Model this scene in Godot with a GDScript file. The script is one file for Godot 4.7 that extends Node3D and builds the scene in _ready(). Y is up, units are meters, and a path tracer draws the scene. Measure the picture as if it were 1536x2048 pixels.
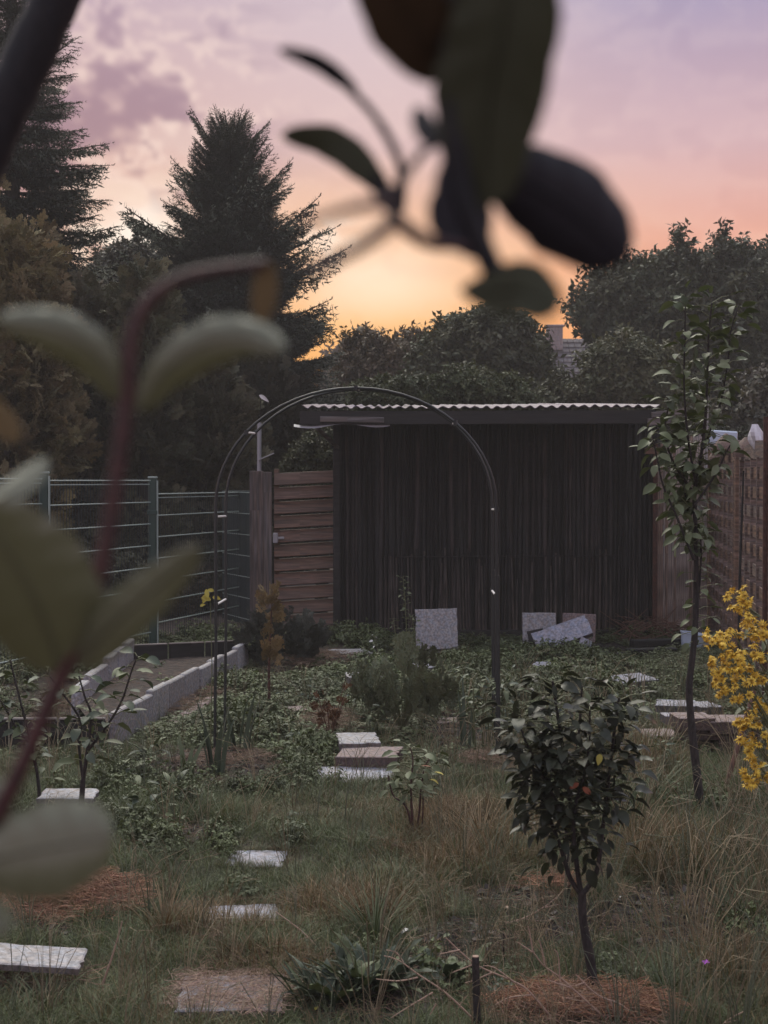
extends Node3D
# A garden at dusk: a reed-fronted shed, fences, saplings, stepping slabs in rough grass, and a blurred fruit branch near the lens.
# ---------------------------------------------------------------- measures: photograph pixels (1536 x 2048) to points
const FP := 2974.0
const EYE := Vector3(0, 1.55, 0)
const PITCH := -0.0215
var look := Basis(Vector3(1, 0, 0), PITCH)
var rng := RandomNumberGenerator.new()
var M := {}
var N1 := FastNoiseLite.new()
var N2 := FastNoiseLite.new()

func ray(x: float, y: float) -> Vector3:
	return look * Vector3((x - 768.0) / FP, (1024.0 - y) / FP, -1.0)
func at(x: float, y: float, d: float) -> Vector3:          # the point seen at that pixel, d metres ahead
	var r := ray(x, y)
	return EYE + r * (d / -r.z)
func gp(x: float, y: float, h := 0.0) -> Vector3:           # the point of the plane y = h seen at that pixel
	var r := ray(x, y)
	return EYE + r * ((h - EYE.y) / r.y)
func dist_of(y: float) -> float:
	return -gp(768, y).z
func gh(x: float, z: float) -> float:
	return N1.get_noise_2d(x * 60.0, z * 60.0) * 0.035 + N1.get_noise_2d(x * 260.0 + 91.0, z * 260.0) * 0.012
func on_ground(p: Vector3, lift := 0.0) -> Vector3:
	return Vector3(p.x, gh(p.x, p.z) + lift, p.z)
func rf(a: float, b: float) -> float:
	return rng.randf_range(a, b)
func rdir() -> Vector3:
	var v := Vector3(rf(-1, 1), rf(-1, 1), rf(-1, 1))
	while v.length_squared() > 1.0 or v.length_squared() < 0.01:
		v = Vector3(rf(-1, 1), rf(-1, 1), rf(-1, 1))
	return v.normalized()

# ---------------------------------------------------------------- meshes
class MB:
	var v := PackedVector3Array()
	var n := PackedVector3Array()
	var c := PackedColorArray()
	var ix := PackedInt32Array()
	var col := Color(1, 1, 1)
	func tri(a: int, b: int, d: int) -> void:
		var g := (v[d] - v[a]).cross(v[b] - v[a])
		if g.dot(n[a] + n[b] + n[d]) < 0.0:
			ix.append_array(PackedInt32Array([a, d, b]))
		else:
			ix.append_array(PackedInt32Array([a, b, d]))
	func vert(p: Vector3, nn: Vector3) -> int:
		v.append(p); n.append(nn); c.append(col)
		return v.size() - 1
	func face(p: Array, outward: Vector3) -> void:
		var nn: Vector3 = (p[2] - p[0]).cross(p[1] - p[0])
		if nn.length_squared() < 1e-18:
			nn = outward
		nn = nn.normalized()
		if nn.dot(outward) < 0.0:
			nn = -nn
		var s := []
		for q in p:
			s.append(vert(q, nn))
		for k in range(1, p.size() - 1):
			tri(s[0], s[k], s[k + 1])
	func tube(p: Array, r: Array, sides := 6, caps := true) -> void:
		var m := p.size()
		var side := Vector3.ZERO
		var rings := []
		for k in m:
			var t: Vector3 = (p[mini(k + 1, m - 1)] - p[maxi(k - 1, 0)])
			if t.length_squared() < 1e-14:
				t = Vector3.UP
			t = t.normalized()
			if k == 0:
				side = t.cross(Vector3(0.31, 0.2, 0.93)).normalized()
			side = (side - t * side.dot(t)).normalized()
			var up := side.cross(t)
			var ring := []
			for s in sides:
				var a := TAU * s / sides
				var o := side * cos(a) + up * sin(a)
				ring.append(vert(p[k] + o * r[k], o))
			rings.append(ring)
		for k in m - 1:
			for s in sides:
				var q := (s + 1) % sides
				tri(rings[k][s], rings[k][q], rings[k + 1][q])
				tri(rings[k][s], rings[k + 1][q], rings[k + 1][s])
		if caps:
			for e in [0, m - 1]:
				var d: Vector3 = (p[0] - p[1] if e == 0 else p[m - 1] - p[m - 2]).normalized()
				var mid := vert(p[e], d)
				var rim := []
				for s in sides:
					rim.append(vert(v[rings[e][s]], d))
				for s in sides:
					tri(mid, rim[s], rim[(s + 1) % sides])
	func box(t: Transform3D, size: Vector3, bev := 0.0) -> void:
		var h := size * 0.5
		bev = minf(bev, minf(h.x, minf(h.y, h.z)) * 0.9)
		var ax := [Vector3(1, 0, 0), Vector3(0, 1, 0), Vector3(0, 0, 1)]
		for a in 3:
			var u: Vector3 = ax[(a + 1) % 3]
			var w: Vector3 = ax[(a + 2) % 3]
			for s in [-1.0, 1.0]:
				var f: Vector3 = ax[a] * h[a] * s
				var hu := h[(a + 1) % 3] - bev
				var hw := h[(a + 2) % 3] - bev
				var q := []
				for k in [[-1, -1], [1, -1], [1, 1], [-1, 1]]:
					q.append(t * (f + u * hu * k[0] + w * hw * k[1]))
				face(q, t.basis * (ax[a] * s))
		if bev <= 0.0:
			return
		for a in 3:                                          # the twelve chamfers, along axis a
			var b := (a + 1) % 3
			var d := (a + 2) % 3
			for s in [-1.0, 1.0]:
				for r in [-1.0, 1.0]:
					var q := []
					for k in [[-1, 0], [1, 0], [1, 1], [-1, 1]]:
						var p: Vector3 = ax[a] * (h[a] - bev) * k[0]
						p += ax[b] * s * (h[b] if k[1] == 0 else h[b] - bev) + ax[d] * r * (h[d] - bev if k[1] == 0 else h[d])
						q.append(t * p)
					face(q, t.basis * (ax[b] * s + ax[d] * r))
		for s in [-1.0, 1.0]:
			for r in [-1.0, 1.0]:
				for k in [-1.0, 1.0]:
					var g := Vector3(s, r, k)
					var q := []
					for a in 3:
						var p := g * (h - Vector3.ONE * bev)
						p[a] = g[a] * h[a]
						q.append(t * p)
					face(q, t.basis * g)
	func grid(rows: Array, up: Vector3, cols = null) -> void:   # a smooth sheet through rows of points
		var R := rows.size()
		var C: int = rows[0].size()
		var first := v.size()
		for i in R:
			for j in C:
				var du: Vector3 = rows[i][mini(j + 1, C - 1)] - rows[i][maxi(j - 1, 0)]
				var dv: Vector3 = rows[mini(i + 1, R - 1)][j] - rows[maxi(i - 1, 0)][j]
				var nn := du.cross(dv)
				if nn.length_squared() < 1e-16:
					nn = up
				nn = nn.normalized()
				if nn.dot(up) < 0.0:
					nn = -nn
				if cols != null:
					col = cols[i][j]
				vert(rows[i][j], nn)
		for i in R - 1:
			for j in C - 1:
				var a := first + i * C + j
				tri(a, a + 1, a + C + 1)
				tri(a, a + C + 1, a + C)
	func done() -> ArrayMesh:
		var m := ArrayMesh.new()
		var arr := []
		arr.resize(Mesh.ARRAY_MAX)
		arr[Mesh.ARRAY_VERTEX] = v
		arr[Mesh.ARRAY_NORMAL] = n
		arr[Mesh.ARRAY_COLOR] = c
		arr[Mesh.ARRAY_INDEX] = ix
		m.add_surface_from_arrays(Mesh.PRIMITIVE_TRIANGLES, arr)
		return m

# a leaf along +Y, upper side +Z, of length 1 unless scaled
func leaf_shape(mb: MB, t: Transform3D, L: float, W: float, fold: float, curl: float, seg := 4, tip := 0.75, wave := 0.0, cross := 1) -> void:
	var rows := []
	for i in seg + 1:
		var u := float(i) / seg
		var w := W * 0.5 * pow(sin(PI * pow(clampf(u, 0.0, 1.0), tip)), 0.8) + 0.004 * L
		var y := L * (u - 0.16 * absf(curl) * u * u)
		var z := -curl * L * u * u + wave * L * 0.05 * sin(u * 9.0)
		var row := []
		for k in range(-cross, cross + 1):
			var s := float(k) / cross
			row.append(t * Vector3(w * s, y, z + fold * w * absf(s) + wave * w * 0.25 * sin(u * 17.0 + s * 2.0) * s * s))
		rows.append(row)
	mb.grid(rows, t.basis.z)
func aim(y: Vector3, up: Vector3) -> Basis:                 # +Y along y, +Z near up
	y = y.normalized()
	var x := y.cross(up)
	if x.length_squared() < 1e-6:
		x = y.cross(Vector3(0.3, 0.9, 0.31))
	x = x.normalized()
	return Basis(x, y, x.cross(y))

# ---------------------------------------------------------------- objects
func obj(called: String, mesh: Mesh, m: Material, parent: Node = self, t := Transform3D()) -> MeshInstance3D:
	var o := MeshInstance3D.new()
	o.name = called
	o.mesh = mesh
	o.material_override = m
	o.transform = t
	parent.add_child(o, true)
	return o
func tag(o: Node, label: String, category: String, group := "", kind := "") -> Node:
	o.set_meta("label", label)
	o.set_meta("category", category)
	if group: o.set_meta("group", group)
	if kind: o.set_meta("kind", kind)
	return o
func thing(called: String, label: String, category: String, p := Vector3.ZERO, group := "") -> Node3D:
	var o := Node3D.new()
	o.name = called
	o.position = p
	add_child(o, true)
	tag(o, label, category, group)
	return o
func many(called: String, mesh: Mesh, xs: Array, cs: Array, m: Material, parent: Node = self) -> MultiMeshInstance3D:
	var mm := MultiMesh.new()
	mm.transform_format = MultiMesh.TRANSFORM_3D
	mm.use_colors = true
	mm.mesh = mesh
	mm.instance_count = xs.size()
	for i in xs.size():
		mm.set_instance_transform(i, xs[i])
		mm.set_instance_color(i, cs[i])
	var o := MultiMeshInstance3D.new()
	o.name = called
	o.multimesh = mm
	o.material_override = m
	o.set_meta("kind", "stuff")
	parent.add_child(o, true)
	return o
func merged(called: String, variants: Array, xs: Array, cs: Array, m: Material, parent: Node = self) -> MultiMeshInstance3D:
	# several variants of a clump laid into few big meshes would be heavy: one MultiMesh whose mesh joins the variants would repeat, so each variant gets its own
	var last: MultiMeshInstance3D
	for k in variants.size():
		var x := []
		var c := []
		for i in range(k, xs.size(), variants.size()):
			x.append(xs[i]); c.append(cs[i])
		if x.size():
			last = many(called, variants[k], x, c, m, parent)
	return last

# ---------------------------------------------------------------- materials
func lin(r: float, g: float, b: float) -> Color:
	return Color(r, g, b).linear_to_srgb()
func mk(called: String, c: Color, rough := 0.8, tex: Texture2D = null, tscale := 1.0, bump: Texture2D = null, bscale := 1.0) -> StandardMaterial3D:
	var m := StandardMaterial3D.new()
	m.resource_name = called
	m.albedo_color = c.linear_to_srgb()
	m.roughness = rough
	m.vertex_color_use_as_albedo = true
	m.cull_mode = BaseMaterial3D.CULL_DISABLED
	if tex or bump:
		m.uv1_triplanar = true
		m.uv1_scale = Vector3.ONE * tscale
		m.uv1_triplanar_sharpness = 4.0
	if tex:
		m.albedo_texture = tex
	if bump:
		m.normal_enabled = true
		m.normal_texture = bump
		m.normal_scale = bscale
	M[called] = m
	return m
func grain(w: int, h: int, fx: float, fy: float, lo: float, hi: float, sd: int, tint := Vector3.ONE, fleck := 0.0) -> ImageTexture:
	# noise stretched along one axis; values multiply a material's colour
	var n := FastNoiseLite.new()
	n.seed = sd
	n.frequency = 1.0
	n.fractal_octaves = 5
	var f := FastNoiseLite.new()
	f.seed = sd + 7
	f.frequency = 1.0
	var im := Image.create(w, h, false, Image.FORMAT_RGB8)
	for y in h:
		for x in w:
			var u := float(x) / w
			var t := float(y) / h
			var k := clampf(0.5 + 0.75 * n.get_noise_3d(fx * u, fy * t, 0.0), 0, 1)
			var g := lerpf(lo, hi, k)
			var warm := 0.08 * f.get_noise_2d(fx * u * 0.5, fy * t * 0.5)
			if fleck > 0.0:
				var q := f.get_noise_2d(u * 90.0, t * 90.0)
				g *= 1.0 - fleck * smoothstep(0.3, 0.6, q) + fleck * 0.5 * smoothstep(0.3, 0.6, -q)
			im.set_pixel(x, y, Color(clampf(g * (tint.x + warm), 0, 1), clampf(g * tint.y, 0, 1), clampf(g * (tint.z - warm), 0, 1)))
	im.generate_mipmaps()
	return ImageTexture.create_from_image(im)
func bump_of(sd: int, freq: float, strength: float) -> NoiseTexture2D:
	var n := FastNoiseLite.new()
	n.seed = sd
	n.frequency = freq
	n.fractal_octaves = 5
	var t := NoiseTexture2D.new()
	t.width = 512
	t.height = 512
	t.seamless = true
	t.noise = n
	t.as_normal_map = true
	t.bump_strength = strength
	return t
func foliage(called: String, c: Color, rough := 0.55, through := 0.5) -> StandardMaterial3D:
	var m := mk(called, c, rough)
	m.metallic_specular = 0.33
	m.backlight_enabled = true
	m.backlight = Color(c.r * through, c.g * through, c.b * through * 0.6).linear_to_srgb()
	return m

# ---------------------------------------------------------------- the sky, for every direction
func s8(r: float, g: float, b: float) -> Vector3:
	var c := Color(r / 255.0, g / 255.0, b / 255.0).srgb_to_linear()
	return Vector3(c.r, c.g, c.b)
var sky_rows := []
func sky_table() -> void:
	# elevation, left of the afterglow, in it, right of it, and the far side of the sky
	sky_rows = [
		[-90.0, s8(150, 120, 110), s8(150, 120, 110), s8(150, 120, 110), s8(150, 120, 110)],
		[0.0, s8(228, 158, 110), s8(232, 150, 92), s8(226, 148, 112), s8(186, 158, 170)],
		[3.5, s8(240, 172, 112), s8(255, 172, 62), s8(238, 142, 88), s8(188, 160, 176)],
		[6.0, s8(244, 174, 110), s8(255, 178, 68), s8(240, 150, 96), s8(190, 164, 182)],
		[9.0, s8(234, 180, 150), s8(244, 184, 132), s8(230, 164, 140), s8(190, 168, 188)],
		[12.5, s8(210, 174, 166), s8(216, 184, 180), s8(206, 170, 174), s8(190, 172, 194)],
		[18.0, s8(186, 162, 174), s8(202, 184, 192), s8(156, 146, 176), s8(186, 174, 190)],
		[40.0, s8(198, 200, 216), s8(200, 201, 216), s8(188, 190, 214), s8(194, 198, 214)],
		[90.0, s8(198, 208, 232), s8(198, 208, 232), s8(198, 208, 232), s8(198, 208, 232)],
	]
func sky_at(az: float, el: float) -> Vector3:
	var k := 1
	while k < sky_rows.size() - 1 and sky_rows[k][0] < el:
		k += 1
	var a: Array = sky_rows[k - 1]
	var b: Array = sky_rows[k]
	var t := clampf((el - a[0]) / (b[0] - a[0]), 0, 1)
	var col := []
	for j in range(1, 5):
		col.append((a[j] as Vector3).lerp(b[j], t))
	var near: Vector3
	if az < 0.0:
		near = (col[1] as Vector3).lerp(col[0], smoothstep(0.0, 13.0, -az))
	else:
		near = (col[1] as Vector3).lerp(col[2], smoothstep(0.0, 13.0, az))
	var c := near.lerp(col[3], smoothstep(22.0, 95.0, absf(az)))
	if el > 0.0 and absf(az) < 60.0:
		var glow := exp(-(pow((az + 0.2) / 3.3, 2.0) + pow((el - 7.5) / 1.6, 2.0)))
		c += Vector3(0.14, 0.30, 0.36) * glow
	# broken cloud, mostly to the left of the afterglow
	if el > 1.0 and el < 40.0:
		var m := smoothstep(-2.0, -7.5, az) * smoothstep(-80.0, -30.0, az) * smoothstep(3.0, 6.0, el) * smoothstep(22.0, 13.0, el)
		m = maxf(m, 0.12 * smoothstep(3.0, 6.0, el) * smoothstep(40.0, 20.0, el))
		var w := Vector2(az * 1.0 + 3.0 * N2.get_noise_2d(az * 12.0, el * 12.0), el * 1.5)
		var q := 0.9 * N2.get_noise_2d(w.x * 17.0 + 75.0, w.y * 21.0) + 0.5 * N2.get_noise_2d(w.x * 62.0, w.y * 80.0)
		var dark := smoothstep(-0.06, 0.34, q) * m
		c = c.lerp(Vector3(c.x * 0.52, c.y * 0.46, c.z * 0.60), dark * 0.9)
		var rim := smoothstep(-0.22, -0.08, q) * smoothstep(0.08, -0.04, q) * m
		c = c.lerp(Vector3(0.98, 0.78, 0.66), rim * 0.45)
		var light := smoothstep(0.02, 0.4, -q + 0.12 * sin(el * 3.0)) * m * exp(-pow((el - 8.0) / 3.2, 2.0))
		c = c.lerp(Vector3(1.0, 0.86, 0.70), light * 0.85)
		# the torn bright gap between the two spruces and the bright shreds right of the taller one
		var gap := exp(-(pow((az + 9.3 + 0.8 * q) / 1.7, 2.0) + pow((el - 9.5 - 1.2 * q) / 1.1, 2.0)))
		gap += 0.6 * exp(-(pow((az + 2.3 + 1.5 * q) / 1.5, 2.0) + pow((el - 9.6 - 1.6 * q) / 0.6, 2.0)))
		c = c.lerp(Vector3(1.05, 0.93, 0.80), clampf(gap, 0, 1) * 0.85)
	return c * (0.92 if el < 20.0 else lerpf(0.92, 1.0, clampf((el - 20.0) / 20.0, 0, 1)))
func make_sky() -> Texture2D:
	sky_table()
	var W := 2048
	var H := 1024
	var coarse := Image.create(256, 128, false, Image.FORMAT_RGBF)
	for y in 128:
		for x in 256:
			var s := sky_at(fposmod((x + 0.5) / 256.0 * 360.0 + 180.0, 360.0) - 180.0, 90.0 - (y + 0.5) / 128.0 * 180.0)
			coarse.set_pixel(x, y, Color(s.x, s.y, s.z))
	coarse.resize(W, H, Image.INTERPOLATE_CUBIC)
	for y in range(330, 512):                               # the cloudy part again, finely
		for x in range(-330, 330):
			var s := sky_at((x + 0.5) / W * 360.0, 90.0 - (y + 0.5) / H * 180.0)
			coarse.set_pixel(posmod(x, W), y, Color(s.x, s.y, s.z))
	return ImageTexture.create_from_image(coarse)

func _ready() -> void:
	rng.seed = 4711
	N1.seed = 5; N1.frequency = 0.01; N1.fractal_octaves = 3
	N2.seed = 23; N2.frequency = 0.01; N2.fractal_octaves = 5
	# camera
	var cam := Camera3D.new()
	cam.name = "camera"
	cam.position = EYE
	cam.basis = look
	cam.fov = rad_to_deg(2.0 * atan(1024.0 / FP))
	cam.near = 0.05
	cam.far = 400.0
	var lens := CameraAttributesPhysical.new()
	lens.frustum_focal_length = 12.0 / (1024.0 / FP)
	lens.exposure_aperture = lens.frustum_focal_length / 5.5      # an opening of 5.5 mm
	lens.frustum_focus_distance = 8.0
	lens.frustum_near = 0.05
	lens.frustum_far = 400.0
	cam.attributes = lens
	add_child(cam)
	# sky and air
	var env := Environment.new()
	env.background_mode = Environment.BG_SKY
	var pano := PanoramaSkyMaterial.new()
	pano.panorama = make_sky()
	pano.energy_multiplier = 1.0
	env.sky = Sky.new()
	env.sky.sky_material = pano
	env.background_energy_multiplier = 1.0
	env.tonemap_mode = Environment.TONE_MAPPER_LINEAR
	env.tonemap_exposure = 1.3
	env.fog_enabled = true
	env.fog_density = 0.0022
	env.fog_light_color = Color(0.83, 0.82, 0.80)
	env.sdfgi_enabled = true
	env.ssao_enabled = true
	env.ssil_enabled = true
	var we := WorldEnvironment.new()
	we.name = "world_environment"
	we.environment = env
	add_child(we)
	# the soft light of the bright evening sky; the sun itself is below the trees
	var sun := DirectionalLight3D.new()
	sun.name = "evening_light"
	sun.light_energy = 0.62
	sun.light_color = Color(1.0, 0.975, 0.89)
	sun.light_angular_distance = 50.0
	sun.shadow_enabled = true
	sun.rotation = Vector3(deg_to_rad(-52), deg_to_rad(180 + 12), 0)
	add_child(sun)

	materials()
	leaf_meshes()
	ground()
	shed()
	gate()
	wire_fence()
	woven_fence()
	far_trees()
	arch()
	raised_bed()
	slabs()
	leaning_things()
	pear()
	dark_sapling()
	small_plants()
	left_saplings()
	yellow_flowers()
	grass()
	litter()
	near_branches()

var soil_tex: Texture2D
func materials() -> void:
	soil_tex = grain(512, 512, 18, 18, 0.45, 1.0, 3, Vector3(1, 0.95, 0.92), 0.5)
	var conc := grain(512, 512, 24, 24, 0.62, 1.0, 11, Vector3.ONE, 0.4)
	var plank := grain(512, 512, 3, 46, 0.5, 1.0, 21)
	var upright := grain(512, 512, 46, 3, 0.5, 1.0, 22)
	var bark := grain(256, 256, 14, 5, 0.45, 1.0, 31)
	var rough_bump := bump_of(2, 0.03, 6.0)
	mk("soil", Color(0.085, 0.062, 0.056), 0.95, soil_tex, 0.9, bump_of(1, 0.02, 9.0), 1.0)
	mk("concrete", Color(0.50, 0.48, 0.50), 0.62, conc, 1.6, rough_bump, 0.35)
	mk("pale_concrete", Color(0.43, 0.425, 0.505), 0.55, conc, 1.3, rough_bump, 0.3)
	mk("paver", Color(0.36, 0.27, 0.26), 0.75, conc, 1.9, rough_bump, 0.35)
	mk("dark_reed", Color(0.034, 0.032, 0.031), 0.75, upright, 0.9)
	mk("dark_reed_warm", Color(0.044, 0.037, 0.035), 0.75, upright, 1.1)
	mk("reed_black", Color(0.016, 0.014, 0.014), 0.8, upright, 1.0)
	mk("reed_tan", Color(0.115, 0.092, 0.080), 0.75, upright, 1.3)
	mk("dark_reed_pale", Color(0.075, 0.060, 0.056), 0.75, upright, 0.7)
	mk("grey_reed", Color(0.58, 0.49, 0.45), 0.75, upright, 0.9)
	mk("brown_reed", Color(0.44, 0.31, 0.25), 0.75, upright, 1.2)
	mk("dark_wood", Color(0.024, 0.021, 0.021), 0.7, plank, 0.8)
	mk("grey_wood", Color(0.24, 0.205, 0.195), 0.8, plank, 0.7)
	mk("grey_wood_upright", Color(0.22, 0.18, 0.17), 0.8, upright, 0.7)
	mk("post_wood", Color(0.19, 0.145, 0.135), 0.8, upright, 0.8)
	mk("red_wood", Color(0.215, 0.112, 0.074), 0.6, plank, 0.8)
	mk("red_wood_pale", Color(0.225, 0.120, 0.086), 0.6, plank, 1.1)
	mk("weave_wood", Color(0.30, 0.18, 0.125), 0.65, plank, 0.9)
	mk("weave_wood_grey", Color(0.27, 0.195, 0.165), 0.7, plank, 1.2)
	mk("bark", Color(0.055, 0.043, 0.040), 0.8, bark, 5.0, rough_bump, 0.5)
	mk("tree_bark", Color(0.06, 0.048, 0.042), 0.9, bark, 1.2)
	mk("red_bark", Color(0.13, 0.052, 0.048), 0.5, bark, 30.0)
	mk("black_bark", Color(0.018, 0.016, 0.018), 0.7, bark, 20.0)
	mk("fence_green", Color(0.028, 0.060, 0.050), 0.35).metallic = 0.0
	mk("rod_green", Color(0.30, 0.36, 0.33), 0.35)
	mk("mesh_screen", Color(0.022, 0.034, 0.036), 0.7)
	mk("arch_metal", Color(0.022, 0.025, 0.024), 0.42)
	mk("clip", Color(0.70, 0.68, 0.66), 0.4)
	mk("rust", Color(0.14, 0.052, 0.035), 0.8, bark, 6.0)
	mk("steel", Color(0.32, 0.31, 0.33), 0.45)
	var roof := mk("roof_sheet", Color(0.50, 0.46, 0.48), 0.4, conc, 2.0)
	roof.backlight_enabled = true
	roof.backlight = Color(0.5, 0.42, 0.42)
	mk("roof_tile", Color(0.16, 0.135, 0.155), 0.8, conc, 0.5)
	mk("house_wall", Color(0.45, 0.38, 0.34), 0.85, conc, 0.5)
	mk("chimney", Color(0.45, 0.36, 0.36), 0.85, conc, 1.0)
	mk("plastic_blue", Color(0.50, 0.58, 0.70), 0.35)
	mk("plastic_white", Color(0.66, 0.64, 0.68), 0.4)
	mk("terracotta", Color(0.19, 0.115, 0.095), 0.7, conc, 2.0)
	mk("cane", Color(0.26, 0.13, 0.085), 0.6, upright, 3.0)
	mk("straw", Color(1, 1, 1), 0.7)
	mk("twig_pale", Color(0.36, 0.24, 0.18), 0.7)
	mk("yellow", Color(0.78, 0.52, 0.05), 0.6)
	mk("flower_disc", Color(0.48, 0.29, 0.03), 0.8)
	mk("violet", Color(0.42, 0.09, 0.52), 0.6)
	mk("stem_green", Color(0.12, 0.13, 0.06), 0.6)
	foliage("grass", Color(1, 1, 1), 0.5, 0.25)
	foliage("needle", Color(1, 1, 1), 0.65, 0.12)
	foliage("broad", Color(1, 1, 1), 0.5, 0.3)
	foliage("pear_leaf", Color(0.108, 0.130, 0.066), 0.42, 0.9)
	foliage("pear_leaf_pale", Color(0.140, 0.162, 0.092), 0.42, 0.9)
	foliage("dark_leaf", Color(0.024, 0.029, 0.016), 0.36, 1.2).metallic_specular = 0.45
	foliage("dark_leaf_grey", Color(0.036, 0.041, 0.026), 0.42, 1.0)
	foliage("green_leaf", Color(0.095, 0.115, 0.058), 0.45, 0.9)
	foliage("blue_leaf", Color(0.085, 0.108, 0.075), 0.42, 0.9)
	foliage("dock_leaf", Color(0.055, 0.072, 0.048), 0.45, 0.9)
	foliage("straw_blade", Color(0.22, 0.155, 0.085), 0.6, 0.6)
	foliage("rust_leaf", Color(0.22, 0.065, 0.03), 0.55, 0.8)
	foliage("yellow_leaf", Color(0.42, 0.36, 0.08), 0.55, 0.8)
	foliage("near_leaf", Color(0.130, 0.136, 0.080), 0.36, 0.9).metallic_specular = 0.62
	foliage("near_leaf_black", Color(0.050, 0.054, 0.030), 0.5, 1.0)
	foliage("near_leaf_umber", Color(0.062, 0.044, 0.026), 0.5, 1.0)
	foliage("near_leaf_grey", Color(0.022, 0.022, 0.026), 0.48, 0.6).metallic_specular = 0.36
	foliage("near_leaf_brown", Color(0.16, 0.115, 0.055), 0.5, 0.9)

# ---------------------------------------------------------------- shared leaf and twig shapes
var LEAF := []          # broad leaves, length 1
var NARROW := []
var CLUMP := []         # loose leafy clumps for crowns, radius about 1
var SPRUCE := []        # a spruce branch, length 1
var FAN := []           # a scale-leaved spray, length 1
var TUFT := []          # grass
var HERB := []          # low leafy clumps
var STRAW := []
func leaf_meshes() -> void:
	for k in 4:
		var mb := MB.new()
		leaf_shape(mb, Transform3D(), 1.0, 0.44 + 0.05 * k, 0.25 + 0.1 * (k % 3), 0.12 + 0.16 * k, 6, 0.97, 0.4 * (k % 2))
		LEAF.append(mb.done())
	for k in 3:
		var mb := MB.new()
		leaf_shape(mb, Transform3D(), 1.0, 0.26 + 0.05 * k, 0.3, 0.1 + 0.3 * k, 5, 0.75)
		NARROW.append(mb.done())
	for k in 3:                                            # clumps of small leaves round a few twigs
		var mb := MB.new()
		for i in 9:
			var d := (rdir() + Vector3(0, 0.9, 0)).normalized()
			var r := rf(0.6, 1.15)
			mb.col = Color(0.5, 0.42, 0.38)
			mb.tube([Vector3.ZERO, d * r], [0.02, 0.006], 3, false)
			for j in 12:
				var t := rf(0.25, 1.0)
				var o := (rdir() * 1.2 + d * 0.7 + Vector3(0, -0.2, 0)).normalized()
				var g := rf(0.7, 1.25)
				mb.col = Color(g, g, g * rf(0.8, 1.0))
				leaf_shape(mb, Transform3D(aim(o, rdir() * 0.7 + Vector3.UP), d * r * t + rdir() * 0.03), rf(0.2, 0.32), 0.13, 0.2, rf(0.0, 0.5), 2, 0.8)
		CLUMP.append(mb.done())
	for k in 3:                                            # spruce branch in its own plane, twigs hanging a little
		var mb := MB.new()
		mb.col = Color(0.7, 0.55, 0.5)
		mb.tube([Vector3.ZERO, Vector3(0, 0.5, 0.02), Vector3(0, 1.0, 0.1)], [0.022, 0.014, 0.004], 3, false)
		var lines := [[Vector3(0, 0.15, 0), Vector3(0, 1.04, 0.11)]]
		for i in 11:
			for s in [-1.0, 1.0]:
				var y := 0.12 + 0.078 * i + rf(-0.02, 0.02)
				var l := (0.50 * (1.0 - y) + 0.10) * rf(0.7, 1.2)
				var p := Vector3(0, y, 0.1 * y * y)
				var e := p + Vector3(s * l * 0.8, l * 0.75, rf(-0.16, 0.05) * l - 0.02)
				lines.append([p, e])
				if l > 0.25:
					var h := p.lerp(e, 0.5)
					lines.append([h, h + Vector3(s * l * 0.42, l * 0.1, -0.12 * l)])
					lines.append([h, h + Vector3(s * l * 0.05, l * 0.42, -0.04 * l)])
		for q in lines:
			var p: Vector3 = q[0]
			var e: Vector3 = q[1]
			var d := (e - p).normalized()
			var steps := int((e - p).length() / 0.022)
			var g := rf(0.75, 1.2)
			mb.col = Color(g, g, g)
			for i in steps:
				var b := p.lerp(e, (i + 0.5) / steps)
				for j in 2:
					var o := (rdir() * 1.0 + d * 0.75).normalized() * rf(0.035, 0.055)
					var w := d.cross(o).normalized() * 0.007
					var nn := (o.cross(w) + Vector3(0, 0, 0.02)).normalized()
					var a := mb.vert(b - w, nn)
					var c := mb.vert(b + w, nn)
					var f := mb.vert(b + o, nn)
					mb.tri(a, c, f)
		SPRUCE.append(mb.done())
	for k in 3:                                            # flat sprays of scale leaves
		var mb := MB.new()
		fan(mb, Vector3.ZERO, Vector3(0, 1, 0.0), 1.0, 3)
		FAN.append(mb.done())
	for k in 5:                                            # grass, one unit is the height
		var mb := MB.new()
		for i in 13:
			var a := rf(0, TAU)
			var out := Vector3(cos(a), 0, sin(a))
			var L := rf(0.45, 1.05)
			var lean := rf(0.15, 0.95) if k < 4 else rf(0.6, 1.3)
			var b := out * rf(0.0, 0.32) + Vector3(rf(-0.15, 0.15), 0, rf(-0.15, 0.15))
			var w := rf(0.008, 0.017)
			var side := out.cross(Vector3.UP).rotated(Vector3.UP, rf(-0.9, 0.9))
			var rows := []
			for j in 4:
				var t := j / 3.0
				var q := b + out * lean * L * t * t + Vector3(0, L * (t - 0.42 * lean * t * t), 0)
				var ww := w * (1.0 - t * 0.9)
				rows.append([q - side * ww, q + side * ww])
			var g := rf(0.65, 1.3)
			mb.col = Color(g * rf(0.95, 1.15), g, g * rf(0.8, 1.0))
			mb.grid(rows, (out * -0.3 + Vector3.UP).normalized())
		TUFT.append(mb.done())
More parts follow.
